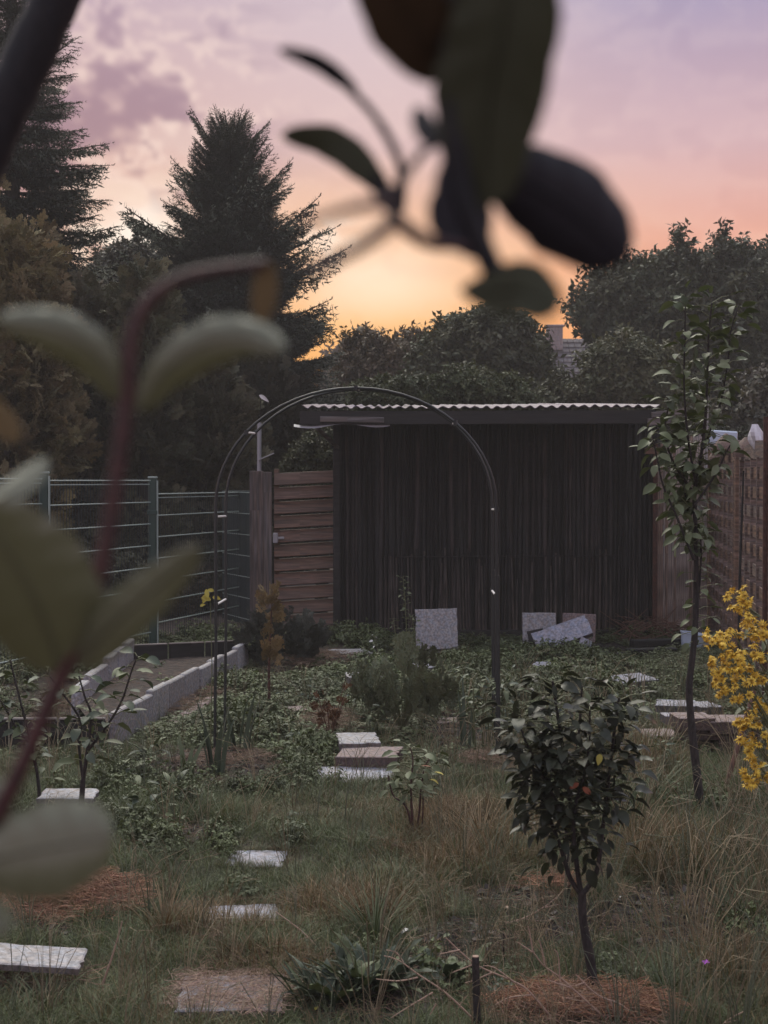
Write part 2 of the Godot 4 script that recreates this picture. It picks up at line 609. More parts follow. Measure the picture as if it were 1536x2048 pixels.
	for k in 4:                                            # herbs and strawberry-like plants, radius about 1
		var mb := MB.new()
		for i in 34:
			var a := rf(0, TAU)
			var r := rf(0.1, 1.0)
			var h := rf(0.35, 1.0) * (1.1 - 0.5 * r)
			var p := Vector3(cos(a) * r, h, sin(a) * r)
			mb.col = Color(0.8, 0.75, 0.6)
			mb.tube([Vector3(p.x * 0.2, 0, p.z * 0.2), p], [0.018, 0.012], 3, false)
			for j in 3:
				var o := (Vector3(cos(a + (j - 1) * 1.3), rf(-0.3, 0.5), sin(a + (j - 1) * 1.3))).normalized()
				var g := rf(0.7, 1.3)
				mb.col = Color(g, g, g * 0.95)
				leaf_shape(mb, Transform3D(aim(o, Vector3.UP + rdir() * 0.5), p), rf(0.16, 0.30), rf(0.10, 0.19), 0.25, rf(0.1, 0.6), 3, 0.85)
		HERB.append(mb.done())
	for k in 3:
		var mb := MB.new()
		for i in 9:
			var a := rf(0, TAU)
			var d := Vector3(cos(a), rf(-0.05, 0.18), sin(a))
			var p := Vector3(rf(-0.5, 0.5), rf(0.0, 0.12), rf(-0.5, 0.5))
			var g := rf(0.6, 1.25)
			mb.col = Color(g, g * rf(0.85, 1.0), g * rf(0.75, 1.0))
			var bend := Vector3(rf(-0.15, 0.15), rf(-0.05, 0.1), rf(-0.15, 0.15))
			var l := rf(0.3, 0.9)
			mb.tube([p - d * l * 0.5, p + bend, p + d * l * 0.5], [0.009, 0.010, 0.006], 3, false)
		STRAW.append(mb.done())
func fan(mb: MB, p: Vector3, d: Vector3, L: float, depth: int) -> void:
	var e := p + d * L
	var g := rf(0.7, 1.25)
	mb.col = Color(g * rf(0.95, 1.2), g, g * 0.9)
	var w := d.cross(Vector3(0, 0, 1)).normalized() * (0.006 + 0.0045 * (3 - depth))
	mb.grid([[p - w, p + w], [p.lerp(e, 0.6) - w * 1.3 + Vector3(0, 0, 0.02), p.lerp(e, 0.6) + w * 1.3 + Vector3(0, 0, 0.02)], [e - w * 0.3, e + w * 0.3]], Vector3(rf(-0.5, 0.5), 0.3, 1))
	if depth == 0:
		return
	var m := 5 if depth == 3 else 3
	for i in m:
		for s in [-1.0, 1.0]:
			var t := 0.2 + 0.75 * (i + rf(0, 0.6)) / m
			var o := d.rotated(Vector3(0, 0, 1), s * rf(0.5, 0.95))
			o = (o + Vector3(0, 0, rf(-0.35, 0.25))).normalized()
			fan(mb, p.lerp(e, t), o, L * (0.58 - 0.36 * t) * rf(0.7, 1.15), depth - 1)

# ---------------------------------------------------------------- ground
var soils := []        # bare or littered patches: [centre x, centre z, half width, half depth, kind]
func patch(px: float, py: float, rx: float, ry: float, kind: String) -> void:
	var c := gp(px, py)
	var d := -c.z
	soils.append([c.x, c.z, rx / FP * d, absf(gp(px, py - ry).z - gp(px, py + ry).z) * 0.5, kind])
func cover(x: float, z: float, kind: String) -> float:
	var most := 0.0
	for s in soils:
		if s[4] == kind:
			var dx: float = (x - s[0]) / s[2]
			var dz: float = (z - s[1]) / s[3]
			var r := sqrt(dx * dx + dz * dz) + 0.35 * N2.get_noise_2d(x * 130.0, z * 130.0)
			most = maxf(most, smoothstep(1.05, 0.6, r))
	return most
func ground() -> void:
	patch(1330, 1840, 230, 75, "soil")
	patch(1130, 1850, 110, 60, "soil")
	patch(940, 1890, 130, 60, "soil")
	patch(860, 1960, 120, 60, "soil")
	patch(390, 1668, 100, 26, "soil")
	patch(420, 1530, 160, 40, "soil")
	patch(930, 1455, 110, 50, "soil")
	patch(1000, 1800, 130, 35, "soil")
	patch(80, 1845, 110, 30, "soil")
	patch(690, 1315, 330, 22, "soil")
	patch(1150, 1300, 300, 16, "soil")
	patch(760, 2010, 170, 40, "soil")
	patch(300, 1395, 170, 60, "mulch")
	patch(460, 1530, 110, 18, "mulch")
	patch(140, 1800, 130, 38, "mulch")
	patch(980, 1540, 80, 16, "mulch")
	patch(1140, 2030, 190, 36, "mulch")
	patch(1100, 1800, 80, 16, "mulch")
	patch(660, 1460, 60, 30, "mulch")
	patch(640, 1320, 100, 30, "mulch")
	patch(970, 1680, 220, 95, "dry")
	patch(1300, 1720, 160, 50, "dry")
	patch(430, 1850, 140, 50, "dry")
	patch(700, 1820, 150, 40, "dry")
	patch(1260, 1530, 140, 50, "dry")
	patch(1480, 1930, 120, 60, "dry")
	patch(520, 1950, 150, 40, "dry")
	var xs := [-130.0, -80.0, -50.0, -30.0, -20.0, -14.0, -10.0, -7.0, -5.5]
	for i in range(-44, 45):
		xs.append(i * 0.1)
	xs.append_array([5.5, 7.0, 10.0, 14.0, 20.0, 30.0, 50.0, 80.0, 130.0])
	var zs := [20.0, 8.0, 3.0, 0.0, -2.0, -3.0]
	for i in range(36, 150):
		zs.append(-i * 0.1)
	zs.append_array([-15.5, -16.5, -18.0, -20.0, -24.0, -30.0, -40.0, -55.0, -80.0, -130.0])
	var rows := []
	var cols := []
	for z in zs:
		var r := []
		var c := []
		for x in xs:
			var far: bool = absf(x) > 5.0 or z < -15.0 or z > -3.0
			var h := 0.0 if far else gh(x, z)
			r.append(Vector3(x, h, z))
			var q := Color(1, 1, 1)
			if not far:
				var mu := cover(x, z, "mulch")
				q = q.lerp(Color(1.45, 1.0, 0.8), mu)
				var so := cover(x, z, "soil")
				q = q.lerp(Color(0.46, 0.42, 0.43), so * (1.0 - mu))
				if mu + so < 0.2:
					q = Color(0.9, 0.95, 0.7)
			c.append(q)
		rows.append(r)
		cols.append(c)
	var mb := MB.new()
	mb.grid(rows, Vector3.UP, cols)
	var o := obj("ground", mb.done(), M.soil)
	tag(o, "bare dark garden soil between the grass, the slabs and the saplings", "ground", "", "structure")

# ---------------------------------------------------------------- shed
func bar(called: String, a: Vector3, b: Vector3, w: float, h: float, m: Material, parent: Node, bev := 0.004) -> MeshInstance3D:
	var mb := MB.new()
	var d := (b - a)
	var B := aim(d, Vector3(0, 0, 1) if absf(d.normalized().z) < 0.8 else Vector3.UP)
	mb.box(Transform3D(B, (a + b) * 0.5), Vector3(w, d.length(), h), bev)
	return obj(called, mb.done(), m, parent)
func shed() -> void:
	var base := Vector3(1.1, 0, -14.5)
	var t := thing("garden_shed", "low dark garden shed faced with upright reeds under a corrugated roof", "shed", base)
	var x0 := -0.44
	var x1 := 2.645
	var zf := 0.0
	var mb := MB.new()
	mb.box(Transform3D(Basis(), Vector3((x0 + x1) * 0.5 - base.x, 1.12, -0.09)), Vector3(x1 - x0, 2.2, 0.05))
	obj("back_panel", mb.done(), M.dark_wood, t)
	for s in [x0 + 0.03, x1 - 0.03]:
		mb = MB.new()
		mb.box(Transform3D(Basis(), Vector3(s - base.x, 1.12, -1.0)), Vector3(0.05, 2.2, 1.76), 0.004)
		obj("side_wall", mb.done(), M.dark_wood, t)
	mb = MB.new()
	mb.box(Transform3D(Basis(), Vector3((x0 + x1) * 0.5 - base.x, 1.15, -1.91)), Vector3(x1 - x0, 2.28, 0.05), 0.004)
	obj("rear_wall", mb.done(), M.dark_wood, t)
	# upright reeds, each a stalk of its own
	var kinds := []
	for k in 5:
		mb = MB.new()
		var pts := []
		var rr := []
		for j in 6:
			pts.append(Vector3(rf(-0.006, 0.006), 2.12 * j / 5.0, rf(-0.004, 0.004)))
			rr.append(rf(0.017, 0.024))
		mb.tube(pts, rr, 6, true)
		kinds.append(mb.done())
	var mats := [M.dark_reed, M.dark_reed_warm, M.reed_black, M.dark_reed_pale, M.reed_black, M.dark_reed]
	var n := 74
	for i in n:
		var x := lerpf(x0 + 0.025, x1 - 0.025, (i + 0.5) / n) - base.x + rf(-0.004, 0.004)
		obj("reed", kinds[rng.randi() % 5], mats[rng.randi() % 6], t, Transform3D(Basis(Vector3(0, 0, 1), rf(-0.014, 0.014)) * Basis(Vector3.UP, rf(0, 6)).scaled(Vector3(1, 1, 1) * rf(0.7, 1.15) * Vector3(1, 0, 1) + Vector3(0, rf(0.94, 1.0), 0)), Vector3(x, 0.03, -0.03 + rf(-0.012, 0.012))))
	# a lower, paler second row of reeds stands before the tall ones
	for k in 3:
		mb = MB.new()
		mb.tube([Vector3.ZERO, Vector3(rf(-0.006, 0.006), 0.4, 0), Vector3(rf(-0.01, 0.01), 0.80, 0)], [0.013, 0.012, 0.009], 6)
		kinds.append(mb.done())
	for i in 92:
		var x := x0 + 0.45 + (x1 - x0 - 0.5) * (i + rf(0.1, 0.9)) / 92.0 - base.x
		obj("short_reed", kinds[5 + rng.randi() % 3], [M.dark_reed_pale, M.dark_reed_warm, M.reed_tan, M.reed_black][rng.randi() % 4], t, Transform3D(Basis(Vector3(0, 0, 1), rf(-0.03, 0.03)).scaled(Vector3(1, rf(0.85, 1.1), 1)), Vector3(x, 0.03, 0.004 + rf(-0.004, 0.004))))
	bar("tie_wire", Vector3(x0 + 0.55 - base.x, 0.80, 0.024), Vector3(x1 - 0.35 - base.x, 0.815, 0.024), 0.012, 0.006, M.dark_wood, t, 0.001)
	bar("sill_beam", Vector3(x0 - base.x, 0.04, 0.07), Vector3(x1 - base.x, 0.04, 0.07), 0.10, 0.08, M.dark_wood, t)
	# posts under the front of the roof overhang, at the wall line
	for s in [x0 - 0.02, x1 + 0.03]:
		mb = MB.new()
		mb.box(Transform3D(Basis(), Vector3(s - base.x, 1.09, 0.02)), Vector3(0.07, 2.16, 0.09), 0.006)
		obj("post", mb.done(), M.dark_wood, t)
	# roof: front beam, rafters, corrugated sheets
	var zr := 0.95
	var a := at(600, 836, 13.55) - base
	var b := at(1312, 834, 13.55) - base
	bar("fascia_board", a, b, 0.125, 0.035, M.dark_wood, t)
	bar("fascia_patch", at(640, 838, 13.52) - base, at(768, 840, 13.52) - base, 0.05, 0.02, M.grey_wood, t)
	bar("fascia_end", at(1304, 830, 13.5) - base, at(1372, 822, 13.62) - base, 0.05, 0.03, M.grey_wood, t)
	bar("fascia_end", at(1296, 845, 13.5) - base, at(1350, 838, 13.62) - base, 0.07, 0.03, M.grey_wood, t)
	bar("brace", at(634, 856, 13.75) - base, at(676, 896, 14.4) - base, 0.03, 0.035, M.grey_wood, t)
	for i in 5:
		var x := lerpf(a.x + 0.1, b.x - 0.1, i / 4.0)
		bar("rafter", Vector3(x, 2.13, 0.90), Vector3(x, 2.18, -1.9), 0.05, 0.08, M.dark_wood, t)
	# a loose strip of roofing hangs under the left end of the beam
	var rows := []
	for i in 15:
		var u := i / 14.0
		var p := at(lerpf(588, 780, u), 851 + 4.0 * sin(u * 9.0) - 3.0 * u, 13.56) - base
		rows.append([p + Vector3(0, 0.012, 0.0), p + Vector3(0, -0.012, 0.045 * (1.0 - 0.7 * u))])
	mb = MB.new()
	mb.grid(rows, Vector3(0, 0.4, 1))
	obj("hanging_strip", mb.done(), M.steel, t)
	for k in 4:
		var pitch := 0.0985
		var sx := a.x + 0.02 + k * 8 * pitch
		var waves := 8 if k < 3 else 9
		var m2 := waves * 8
		var top := []
		var low := []
		var cs := []
		var tone := rf(0.92, 1.05)
		for j in 2:
			var rt := []
			var rl := []
			var rc := []
			for i in m2 + 1:
				var x := sx + pitch * i / 8.0
				var h := 0.014 * cos(TAU * i / 8.0) * (0.8 + 0.4 * sin(i * 0.37 + k * 2.0) * 0.6) + 0.006 * sin(x * 2.1)
				var z := 0.98 if j == 0 else -2.05
				var y := 2.216 + 0.004 * (k % 2) + h + (0.0 if j == 0 else 0.165) + rf(-0.001, 0.001)
				rt.append(Vector3(x, y, z))
				rl.append(Vector3(x, y - 0.006, z))
				var f := tone * rf(0.85, 1.1) * (0.72 + 0.35 * absf(sin(floorf(i / 8.0 + 0.5) * 2.7 + k)))
				rc.append(Color(f, f * rf(0.9, 1.0), f))
			top.append(rt); low.append(rl); cs.append(rc)
		mb = MB.new()
		mb.grid(top, Vector3.UP, cs)
		mb.grid(low, Vector3.DOWN, cs)
		mb.grid([top[0], low[0]], Vector3(0, 0, 1), [cs[0], cs[0]])
		obj("roof_sheet", mb.done(), M.roof_sheet, t)

	# the reed screen that stands on at the right of the shed, paler in the open
	var p0 := at(1313, 1200, 14.35)
	var p1 := at(1412, 1200, 15.3)
	p0.y = 0; p1.y = 0
	var s2 := thing("reed_screen", "pale grey brown reed screen standing at the right end of the shed", "screen", p0)
	var m3 := 26
	for i in m3:
		var u := (i + 0.5) / m3
		var h := 1.86 + 0.16 * u + rf(-0.02, 0.03)
		var q := (p1 - p0) * u
		mb = MB.new()
		mb.tube([Vector3.ZERO, Vector3(rf(-0.008, 0.008), h * 0.5, 0), Vector3(rf(-0.012, 0.012), h, rf(-0.01, 0.01))], [rf(0.016, 0.024), rf(0.014, 0.022), rf(0.01, 0.018)], 6)
		obj("reed", mb.done(), M.brown_reed if (rng.randi() % 3 == 0 or i < 3) else M.grey_reed, s2, Transform3D(Basis(), q + Vector3(0, 0, rf(-0.01, 0.01))))
	for y in [0.35, 1.05, 1.7]:
		bar("rail", Vector3(0, y, -0.04), p1 - p0 + Vector3(0, y, -0.04), 0.05, 0.025, M.dark_wood, s2)
	# frame board along the front edge of that screen
	bar("edge_board", Vector3(-0.02, 0.0, 0.02), Vector3(-0.02, 1.90, 0.02), 0.045, 0.03, M.rust, s2)
	bar("top_stub", at(1290, 902, 14.2) - p0, at(1320, 902, 14.2) - p0, 0.06, 0.05, M.red_wood, s2)

# ---------------------------------------------------------------- wooden lamella panel with its post, left of the shed
func gate() -> void:
	var d := 14.75
	var p := at(600, 1200, d)
	p.y = 0
	var t := thing("slatted_fence_panel", "reddish wooden fence panel of overlapping horizontal slats beside the shed", "fence", p)
	var mats := [M.red_wood, M.red_wood_pale, M.red_wood]
	for i in 12:
		var y := 953 + 28.6 * i
		var a := at(548, y + 6, d) - p
		var b := at(690, y - 1 - 0.2 * i, d - 0.02) - p
		var mb := MB.new()
		var dd := b - a
		mb.box(Transform3D(aim(dd, Vector3(0, 0.5, 1)), (a + b) * 0.5), Vector3(0.134, dd.length(), 0.014), 0.004)
		obj("slat", mb.done(), mats[i % 3], t)
	var la := at(553, 946, d + 0.03) - p
	bar("stile", Vector3(la.x, -0.1, la.z - 0.02), Vector3(la.x, 1.66, la.z - 0.02), 0.05, 0.05, M.red_wood, t)
	var q := at(526, 1200, d)
	q.y = 0
	var g := thing("weathered_gate_post", "weathered grey wooden post with a latch at the left of the slatted panel", "post", q)
	bar("upright", Vector3(-0.06, -0.1, 0), Vector3(-0.06, 1.64, 0), 0.135, 0.1, M.post_wood, g)
	bar("board", Vector3(0.05, -0.1, 0.03), Vector3(0.05, 1.63, 0.03), 0.085, 0.03, M.grey_wood_upright, g)
	var l := at(551, 1076, d - 0.06) - q
	var mb := MB.new()
	mb.box(Transform3D(Basis(), l), Vector3(0.05, 0.10, 0.03), 0.006)
	mb.box(Transform3D(Basis(), l + Vector3(0.055, 0.0, 0.0)), Vector3(0.06, 0.025, 0.02), 0.004)
	obj("latch", mb.done(), M.steel, g)
	var r := at(517, 1000, 15.0)
	r.y = 0
	var po := thing("thin_metal_pole", "thin grey metal pole rising behind the weathered gate post", "pole", r)
	mb = MB.new()
	mb.tube([Vector3(0, -0.2, 0), Vector3(0.01, 2.13, 0)], [0.024, 0.022], 8)
	obj("tube", mb.done(), M.steel, po)
	bar("cross_arm", Vector3(0.0, 1.75, 0.03), Vector3(0.16, 1.82, 0.03), 0.012, 0.012, M.steel, po, 0.002)

# ---------------------------------------------------------------- green rod fence on the left
func wire_fence() -> void:
	var dirx := 0.3125
	var P := func(d: float) -> Vector3: return Vector3(-2.14 - dirx * (13.76 - d), 0, -d)
	var posts := [[11.9, 1.60, "nearer"], [13.76, 1.565, "middle"], [16.35, 1.46, "farthest"]]
	var words := ["dark green steel fence post at the left, nearest of the rod fence", "dark green steel fence post between the two rod fence sections", "dark green steel fence post behind the left leg of the arch"]
	for i in 3:
		var b: Vector3 = P.call(posts[i][0])
		var t := thing("fence_post", words[i], "fence post", b, "green posts of the rod fence")
		var h: float = posts[i][1]
		bar("shaft", Vector3(0, -0.15, 0), Vector3(0, h, 0), 0.075, 0.05, M.fence_green, t, 0.008)
		bar("cap", Vector3(0, h + 0.001, 0), Vector3(0, h + 0.018, 0), 0.085, 0.06, M.rod_green, t, 0.004)
		bar("clamp_strip", Vector3(0.046, 0.02, 0.02), Vector3(0.046, h - 0.02, 0.02), 0.012, 0.03, M.rod_green, t, 0.002)
		for y in [0.35, 0.8, 1.25]:
			bar("clamp", Vector3(-0.05, y, 0.03), Vector3(0.05, y, 0.03), 0.04, 0.012, M.fence_green, t, 0.003)
	var spans := [[9.6, 11.86, 1.56, "left section of dark green steel rod fence, cut by the photo edge"], [11.95, 13.70, 1.545, "middle section of dark green steel rod fence behind the big leaves"], [13.82, 16.3, 1.42, "lower right section of dark green steel rod fence, by the arch"]]
	for s in spans:
		var a: Vector3 = P.call(s[0])
		var b: Vector3 = P.call(s[1])
		var t := thing("rod_fence_panel", s[3], "fence", a, "sections of the green rod fence")
		var v := b - a
		var nrm := v.cross(Vector3.UP).normalized() * 0.006
		var y: float = s[2]
		var k := 0
		while y > 0.05:
			for q in ([-1.0, 1.0] if k > 0 else [-1.0, 1.0, -0.2]):
				var mb := MB.new()
				var off: Vector3 = nrm * q + (Vector3(0, -0.035, 0) if q == -0.2 else Vector3.ZERO)
				mb.tube([Vector3(0, y, 0) + off, v + Vector3(0, y, 0) + off], [0.0055, 0.0055], 5)
				obj("rod", mb.done(), M.rod_green, t)
			y -= 0.20
			k += 1
		var m := int(v.length() / 0.05)
		for i in m + 1:
			var o := v * (float(i) / m)
			var mb := MB.new()
			mb.tube([o + Vector3(0, 0.03, 0), o + Vector3(0, s[2] + 0.02, 0)], [0.0028, 0.0028], 4, false)
			obj("wire", mb.done(), M.mesh_screen, t)
	# a dark green sheet closes the gap between the last post and the gate
	var a2 := at(446, 1100, 16.2)
	var b2 := at(507, 1100, 15.3)
	a2.y = 0; b2.y = 0
	var sc := thing("green_screen_panel", "dark green closed metal panel between the rod fence and the wooden post", "panel", a2)
	var v2 := b2 - a2
	for i in 5:
		var mb := MB.new()
		var u := (i + 0.5) / 5.0
		mb.box(Transform3D(aim(Vector3.UP, v2.cross(Vector3.UP)), v2 * u + Vector3(0, 0.74, 0)), Vector3(v2.length() / 5.0 - 0.008, 1.40, 0.02), 0.004)
		obj("strip", mb.done(), M.mesh_screen, sc)
	for i in 7:
		var y := 0.1 + 0.22 * i
		var mb := MB.new()
		mb.tube([Vector3(0, y, 0.02), v2 * 1.02 + Vector3(0, y, 0.02)], [0.006, 0.006], 5)
		obj("rod", mb.done(), M.rod_green, sc)

# ---------------------------------------------------------------- woven fence on the right
func woven_fence() -> void:
	var P := func(d: float) -> Vector3: return Vector3(2.99 + 0.137 * (d - 12.5), 0, -d)
	var bays := [[15.3, 12.62, "woven brown wooden fence panel nearest the reed screen"], [12.5, 10.0, "woven brown wooden fence panel at the right edge above the yellow flowers"], [9.9, 7.6, "woven brown wooden fence panel beyond the right edge of the view"]]
	for i in 3:
		var a: Vector3 = P.call(bays[i][0])
		var b: Vector3 = P.call(bays[i][1])
		var t := thing("woven_fence_panel", bays[i][2], "fence", a, "woven wooden fence panels")
		var v := b - a
		var L := v.length()
		var u := v / L
		var out := Vector3(u.z, 0, -u.x)
		if out.x > 0: out = -out
		var rows := 12
		for k in rows:
			var y := 0.08 + 0.148 * k
			var mb := MB.new()
			var lo := []
			var n := 24
			for j in n + 1:
				var s := float(j) / n
				var w := 0.006 * sin(s * PI * 5.0 + (PI if k % 2 == 0 else 0.0))
				var arc := 0.0
				if k == rows - 1:
					arc = 0.05 * sin(PI * s)
				var q := v * s + out * w
				lo.append([q + Vector3(0, y, 0) + out * 0.006, q + Vector3(0, y + 0.088 + arc, 0) + out * 0.006])
			mb.grid(lo, out)
			var hi := []
			for r in lo:
				hi.append([r[0] - out * 0.011, r[1] - out * 0.011])
			mb.grid(hi, -out)
			var e1 := []
			var e2 := []
			for j in lo.size():
				e1.append([lo[j][1], hi[j][1]])
				e2.append([lo[j][0], hi[j][0]])
			mb.grid(e1, Vector3.UP)
			mb.grid(e2, Vector3.DOWN)
			obj("slat", mb.done(), M.weave_wood if (k + i) % 3 else M.weave_wood_grey, t)
		for j in 6:
			var q := v * ((j + 0.5) / 6.0)
			bar("batten", q + Vector3(0, 0.03, 0), q + Vector3(0, 1.72, 0), 0.05, 0.02, M.weave_wood_grey, t, 0.002)
		bar("frame_rail", v * 0.0 + Vector3(0, 0.05, 0) - out * 0.03, v + Vector3(0, 0.05, 0) - out * 0.03, 0.03, 0.05, M.weave_wood, t)
		var q := thing("fence_upright", ["square brown fence upright where the woven fence meets the reed screen", "square brown fence upright between the two visible woven panels", "square brown fence upright hidden behind the yellow flowers"][i], "fence post", (a if i == 0 else P.call(bays[i][0] + 0.06)), "uprights of the woven fence")
		bar("shaft", Vector3(0, -0.1, 0), Vector3(0, 1.86, 0), 0.075, 0.075, M.weave_wood, q, 0.006)
		bar("cap", Vector3(0, 1.861, 0), Vector3(0, 1.885, 0), 0.095, 0.095, M.weave_wood_grey, q, 0.006)
	# things set along its top
	var hold := at(1448, 875, 13.6)
	var tb := thing("pale_blue_sheet", "pale blue plastic sheet showing over the woven fence top", "sheet", hold)
	var mb := MB.new()
	mb.box(Transform3D(Basis(Vector3.UP, 0.3) * Basis(Vector3(0, 0, 1), -0.05), Vector3(0.02, 0, -0.1)), Vector3(0.27, 0.13, 0.05), 0.012)
	obj("sheet", mb.done(), M.plastic_blue, tb)
	var tip := at(1419, 872, 13.2)
	mb = MB.new()
	leaf_shape(mb, Transform3D(aim(Vector3(0.25, -1, 0), Vector3(0, 0, 1)), Vector3(0, 0.06, 0)), 0.13, 0.05, 0.2, 0.1, 4)
	var tw := obj("blue_strip", mb.done(), M.plastic_blue, self, Transform3D(Basis(), tip))
	tag(tw, "narrow sky blue strip caught in the columnar tree by the fence", "strip")
	for k in 3:
		var pp: Array = [[1452, 893, 13.4, 0.13, "dark brown rounded pot upside down left of the fence upright"], [1492, 898, 12.2, 0.11, "brown rounded pot upside down on the right woven panel"], [1436, 915, 13.9, 0.10, "dull brown rounded pot lowest in the leaves by the fence"]][k]
		var c := at(pp[0], pp[1], pp[2])
		mb = MB.new()
		var ring := []
		for i in 8:
			var f := i / 7.0
			var row := []
			for j in 15:
				var an := TAU * j / 14.0
				var rr: float = pp[3] * (0.98 if i < 2 else cos((f - 0.15) * 1.75))
				row.append(Vector3(cos(an) * maxf(rr, 0.004), (f - 0.4) * pp[3] * 1.5, sin(an) * maxf(rr, 0.004)))
			ring.append(row)
		for i in 7:
			for j in 14:
				var o: Vector3 = ring[i][j]
				mb.face([ring[i][j], ring[i][j + 1], ring[i + 1][j + 1], ring[i + 1][j]], Vector3(o.x, 0.05, o.z))
		var po := obj("upturned_pot", mb.done(), M.terracotta, self, Transform3D(Basis(), c))
		tag(po, pp[4], "pot", "pots upside down along the woven fence")
	# pale crumpled bag hanging over the fence end
	mb = MB.new()
	var rows2 := []
	for i in 9:
		var f := i / 8.0
		var row := []
		for j in 11:
			var an := TAU * j / 10.0
			var r := 0.055 * sin(PI * (0.12 + 0.85 * f)) * (1.0 + 0.3 * sin(an * 3.0 + f * 5.0))
			row.append(Vector3(cos(an) * r + 0.06 * f * f, 0.12 - 0.24 * f, sin(an) * r))
		rows2.append(row)
	for i in 8:
		for j in 10:
			var o: Vector3 = rows2[i][j]
			mb.face([rows2[i][j], rows2[i][j + 1], rows2[i + 1][j + 1], rows2[i + 1][j]], Vector3(o.x - 0.06 * pow(i / 8.0, 2), 0.02, o.z))
	tag(obj("white_bag", mb.done(), M.plastic_white, self, Transform3D(Basis(), at(1509, 880, 11.3))), "pale crumpled plastic bag hanging at the fence near the rusty rod", "bag")
	var rb := Vector3(2.42, 0, -9.45)
	rb = gp(1533, 1420); rb = at(1531, 1000, 9.45); rb.y = 0
	mb = MB.new()
	mb.tube([Vector3(0, -0.1, 0), Vector3(0.0, 1.95, 0)], [0.017, 0.017], 8)
	tag(obj("rusty_rod", mb.done(), M.rust, self, Transform3D(Basis(), rb)), "upright rust red rod at the right edge before the woven fence", "rod")
	var sb := at(1477, 1100, 11.2); sb.y = 0
	mb = MB.new()
	mb.tube([Vector3(0, -0.1, 0), Vector3(0.01, 0.8, 0), Vector3(0.035, 1.62, 0)], [0.011, 0.011, 0.008], 6)
	tag(obj("black_plant_stake", mb.done(), M.black_bark, self, Transform3D(Basis(), sb)), "thin black plant stake before the woven fence above the yellow flowers", "stake")

# ---------------------------------------------------------------- trees beyond the fence
func crown(parent: Node3D, called: String, kinds: Array, blobs: Array, n: int, size: float, base: Color, spread: float, m: Material, rise := 0.3, gap := -0.45) -> void:
	# blobs: [centre, radii] in the tree's own space; clumps fill the outer part of each, thinner where the noise is low
	var xs := []
	var cs := []
	var total := 0.0
	for b in blobs:
		total += b[1].x * b[1].y * b[2]
	for b in blobs:
		var c: Vector3 = b[0]
		var r: Vector3 = b[1]
		for i in int(n * r.x * r.y * b[2] / total):
			var d := rdir()
			var q := pow(rng.randf(), 0.30)
			var lump := 1.0 + 0.16 * N2.get_noise_3d(d.x * 90.0 + c.x * 7.0, d.y * 90.0, d.z * 90.0 + c.y * 7.0) * 2.0
			var p := c + Vector3(d.x * r.x, d.y * r.y, d.z * r.z) * q * lump
			if p.y < 0.1:
				continue
			if q > 0.55 and N2.get_noise_3d(p.x * 55.0, p.y * 55.0, p.z * 55.0) < gap:
				continue
			var o := (Vector3(d.x / r.x, d.y / r.y, d.z / r.z).normalized() + Vector3.UP * rise + rdir() * 0.5).normalized()
			var s := size * rf(0.7, 1.35)
			xs.append(Transform3D(aim(o, rdir() + Vector3.UP * 0.6) * Basis().scaled(Vector3.ONE * s), p))
			var g := 1.0 + spread * (1.4 * N2.get_noise_3d(p.x * 40.0 + 9.0, p.y * 40.0, p.z * 40.0) + rf(-0.5, 0.5))
			cs.append(Color(base.r * g * rf(0.92, 1.1), base.g * g, base.b * g * rf(0.9, 1.05)))
	merged(called, kinds, xs, cs, m, parent)
func limbs(parent: Node3D, blobs: Array, trunk_top: Vector3, r0: float) -> void:
	var mb := MB.new()
	mb.tube([Vector3(0, -0.2, 0), trunk_top * 0.5 + Vector3(rf(-0.1, 0.1), 0, 0), trunk_top], [r0, r0 * 0.8, r0 * 0.45], 8)
	obj("trunk", mb.done(), M.tree_bark, parent)
	for b in blobs:
		mb = MB.new()
		for i in 5:
			var e: Vector3 = b[0] + rdir() * b[1] * 0.75
			var s := trunk_top * rf(0.45, 0.95)
			mb.tube([s, s.lerp(e, 0.5) + Vector3(0, rf(0.0, 0.3), 0), e], [r0 * 0.35, r0 * 0.22, r0 * 0.06], 5)
		obj("limb", mb.done(), M.tree_bark, parent)
func pblob(px: float, py: float, d: float, rx: float, ry: float, rz: float, root: Vector3) -> Array:
	return [at(px, py, d) - root, Vector3(rx / FP * d, ry / FP * d, rz)]
func broad_tree(called: String, label: String, category: String, px: float, d: float, blobs_px: Array, n: int, size: float, base: Color, gap := -0.45, group := "trees beyond the shed") -> void:
	var root := at(px, 960, d)
	root.y = 0
	var t := thing(called, label, category, root, group)
	var blobs := []
	for b in blobs_px:
		blobs.append(pblob(b[0], b[1], d + (b[4] if b.size() > 4 else 0.0), b[2], b[3], minf(b[2] / FP * d, 2.2), root))
		blobs[-1].append(b[5] if b.size() > 5 else 1.0)
	limbs(t, blobs, Vector3(blobs[0][0].x * 0.3, blobs[0][0].y * 0.95, 0), 0.05 * blobs[0][0].y)
	crown(t, "crown", CLUMP, blobs, n, size, base, 0.45, M.broad, 0.35, gap)
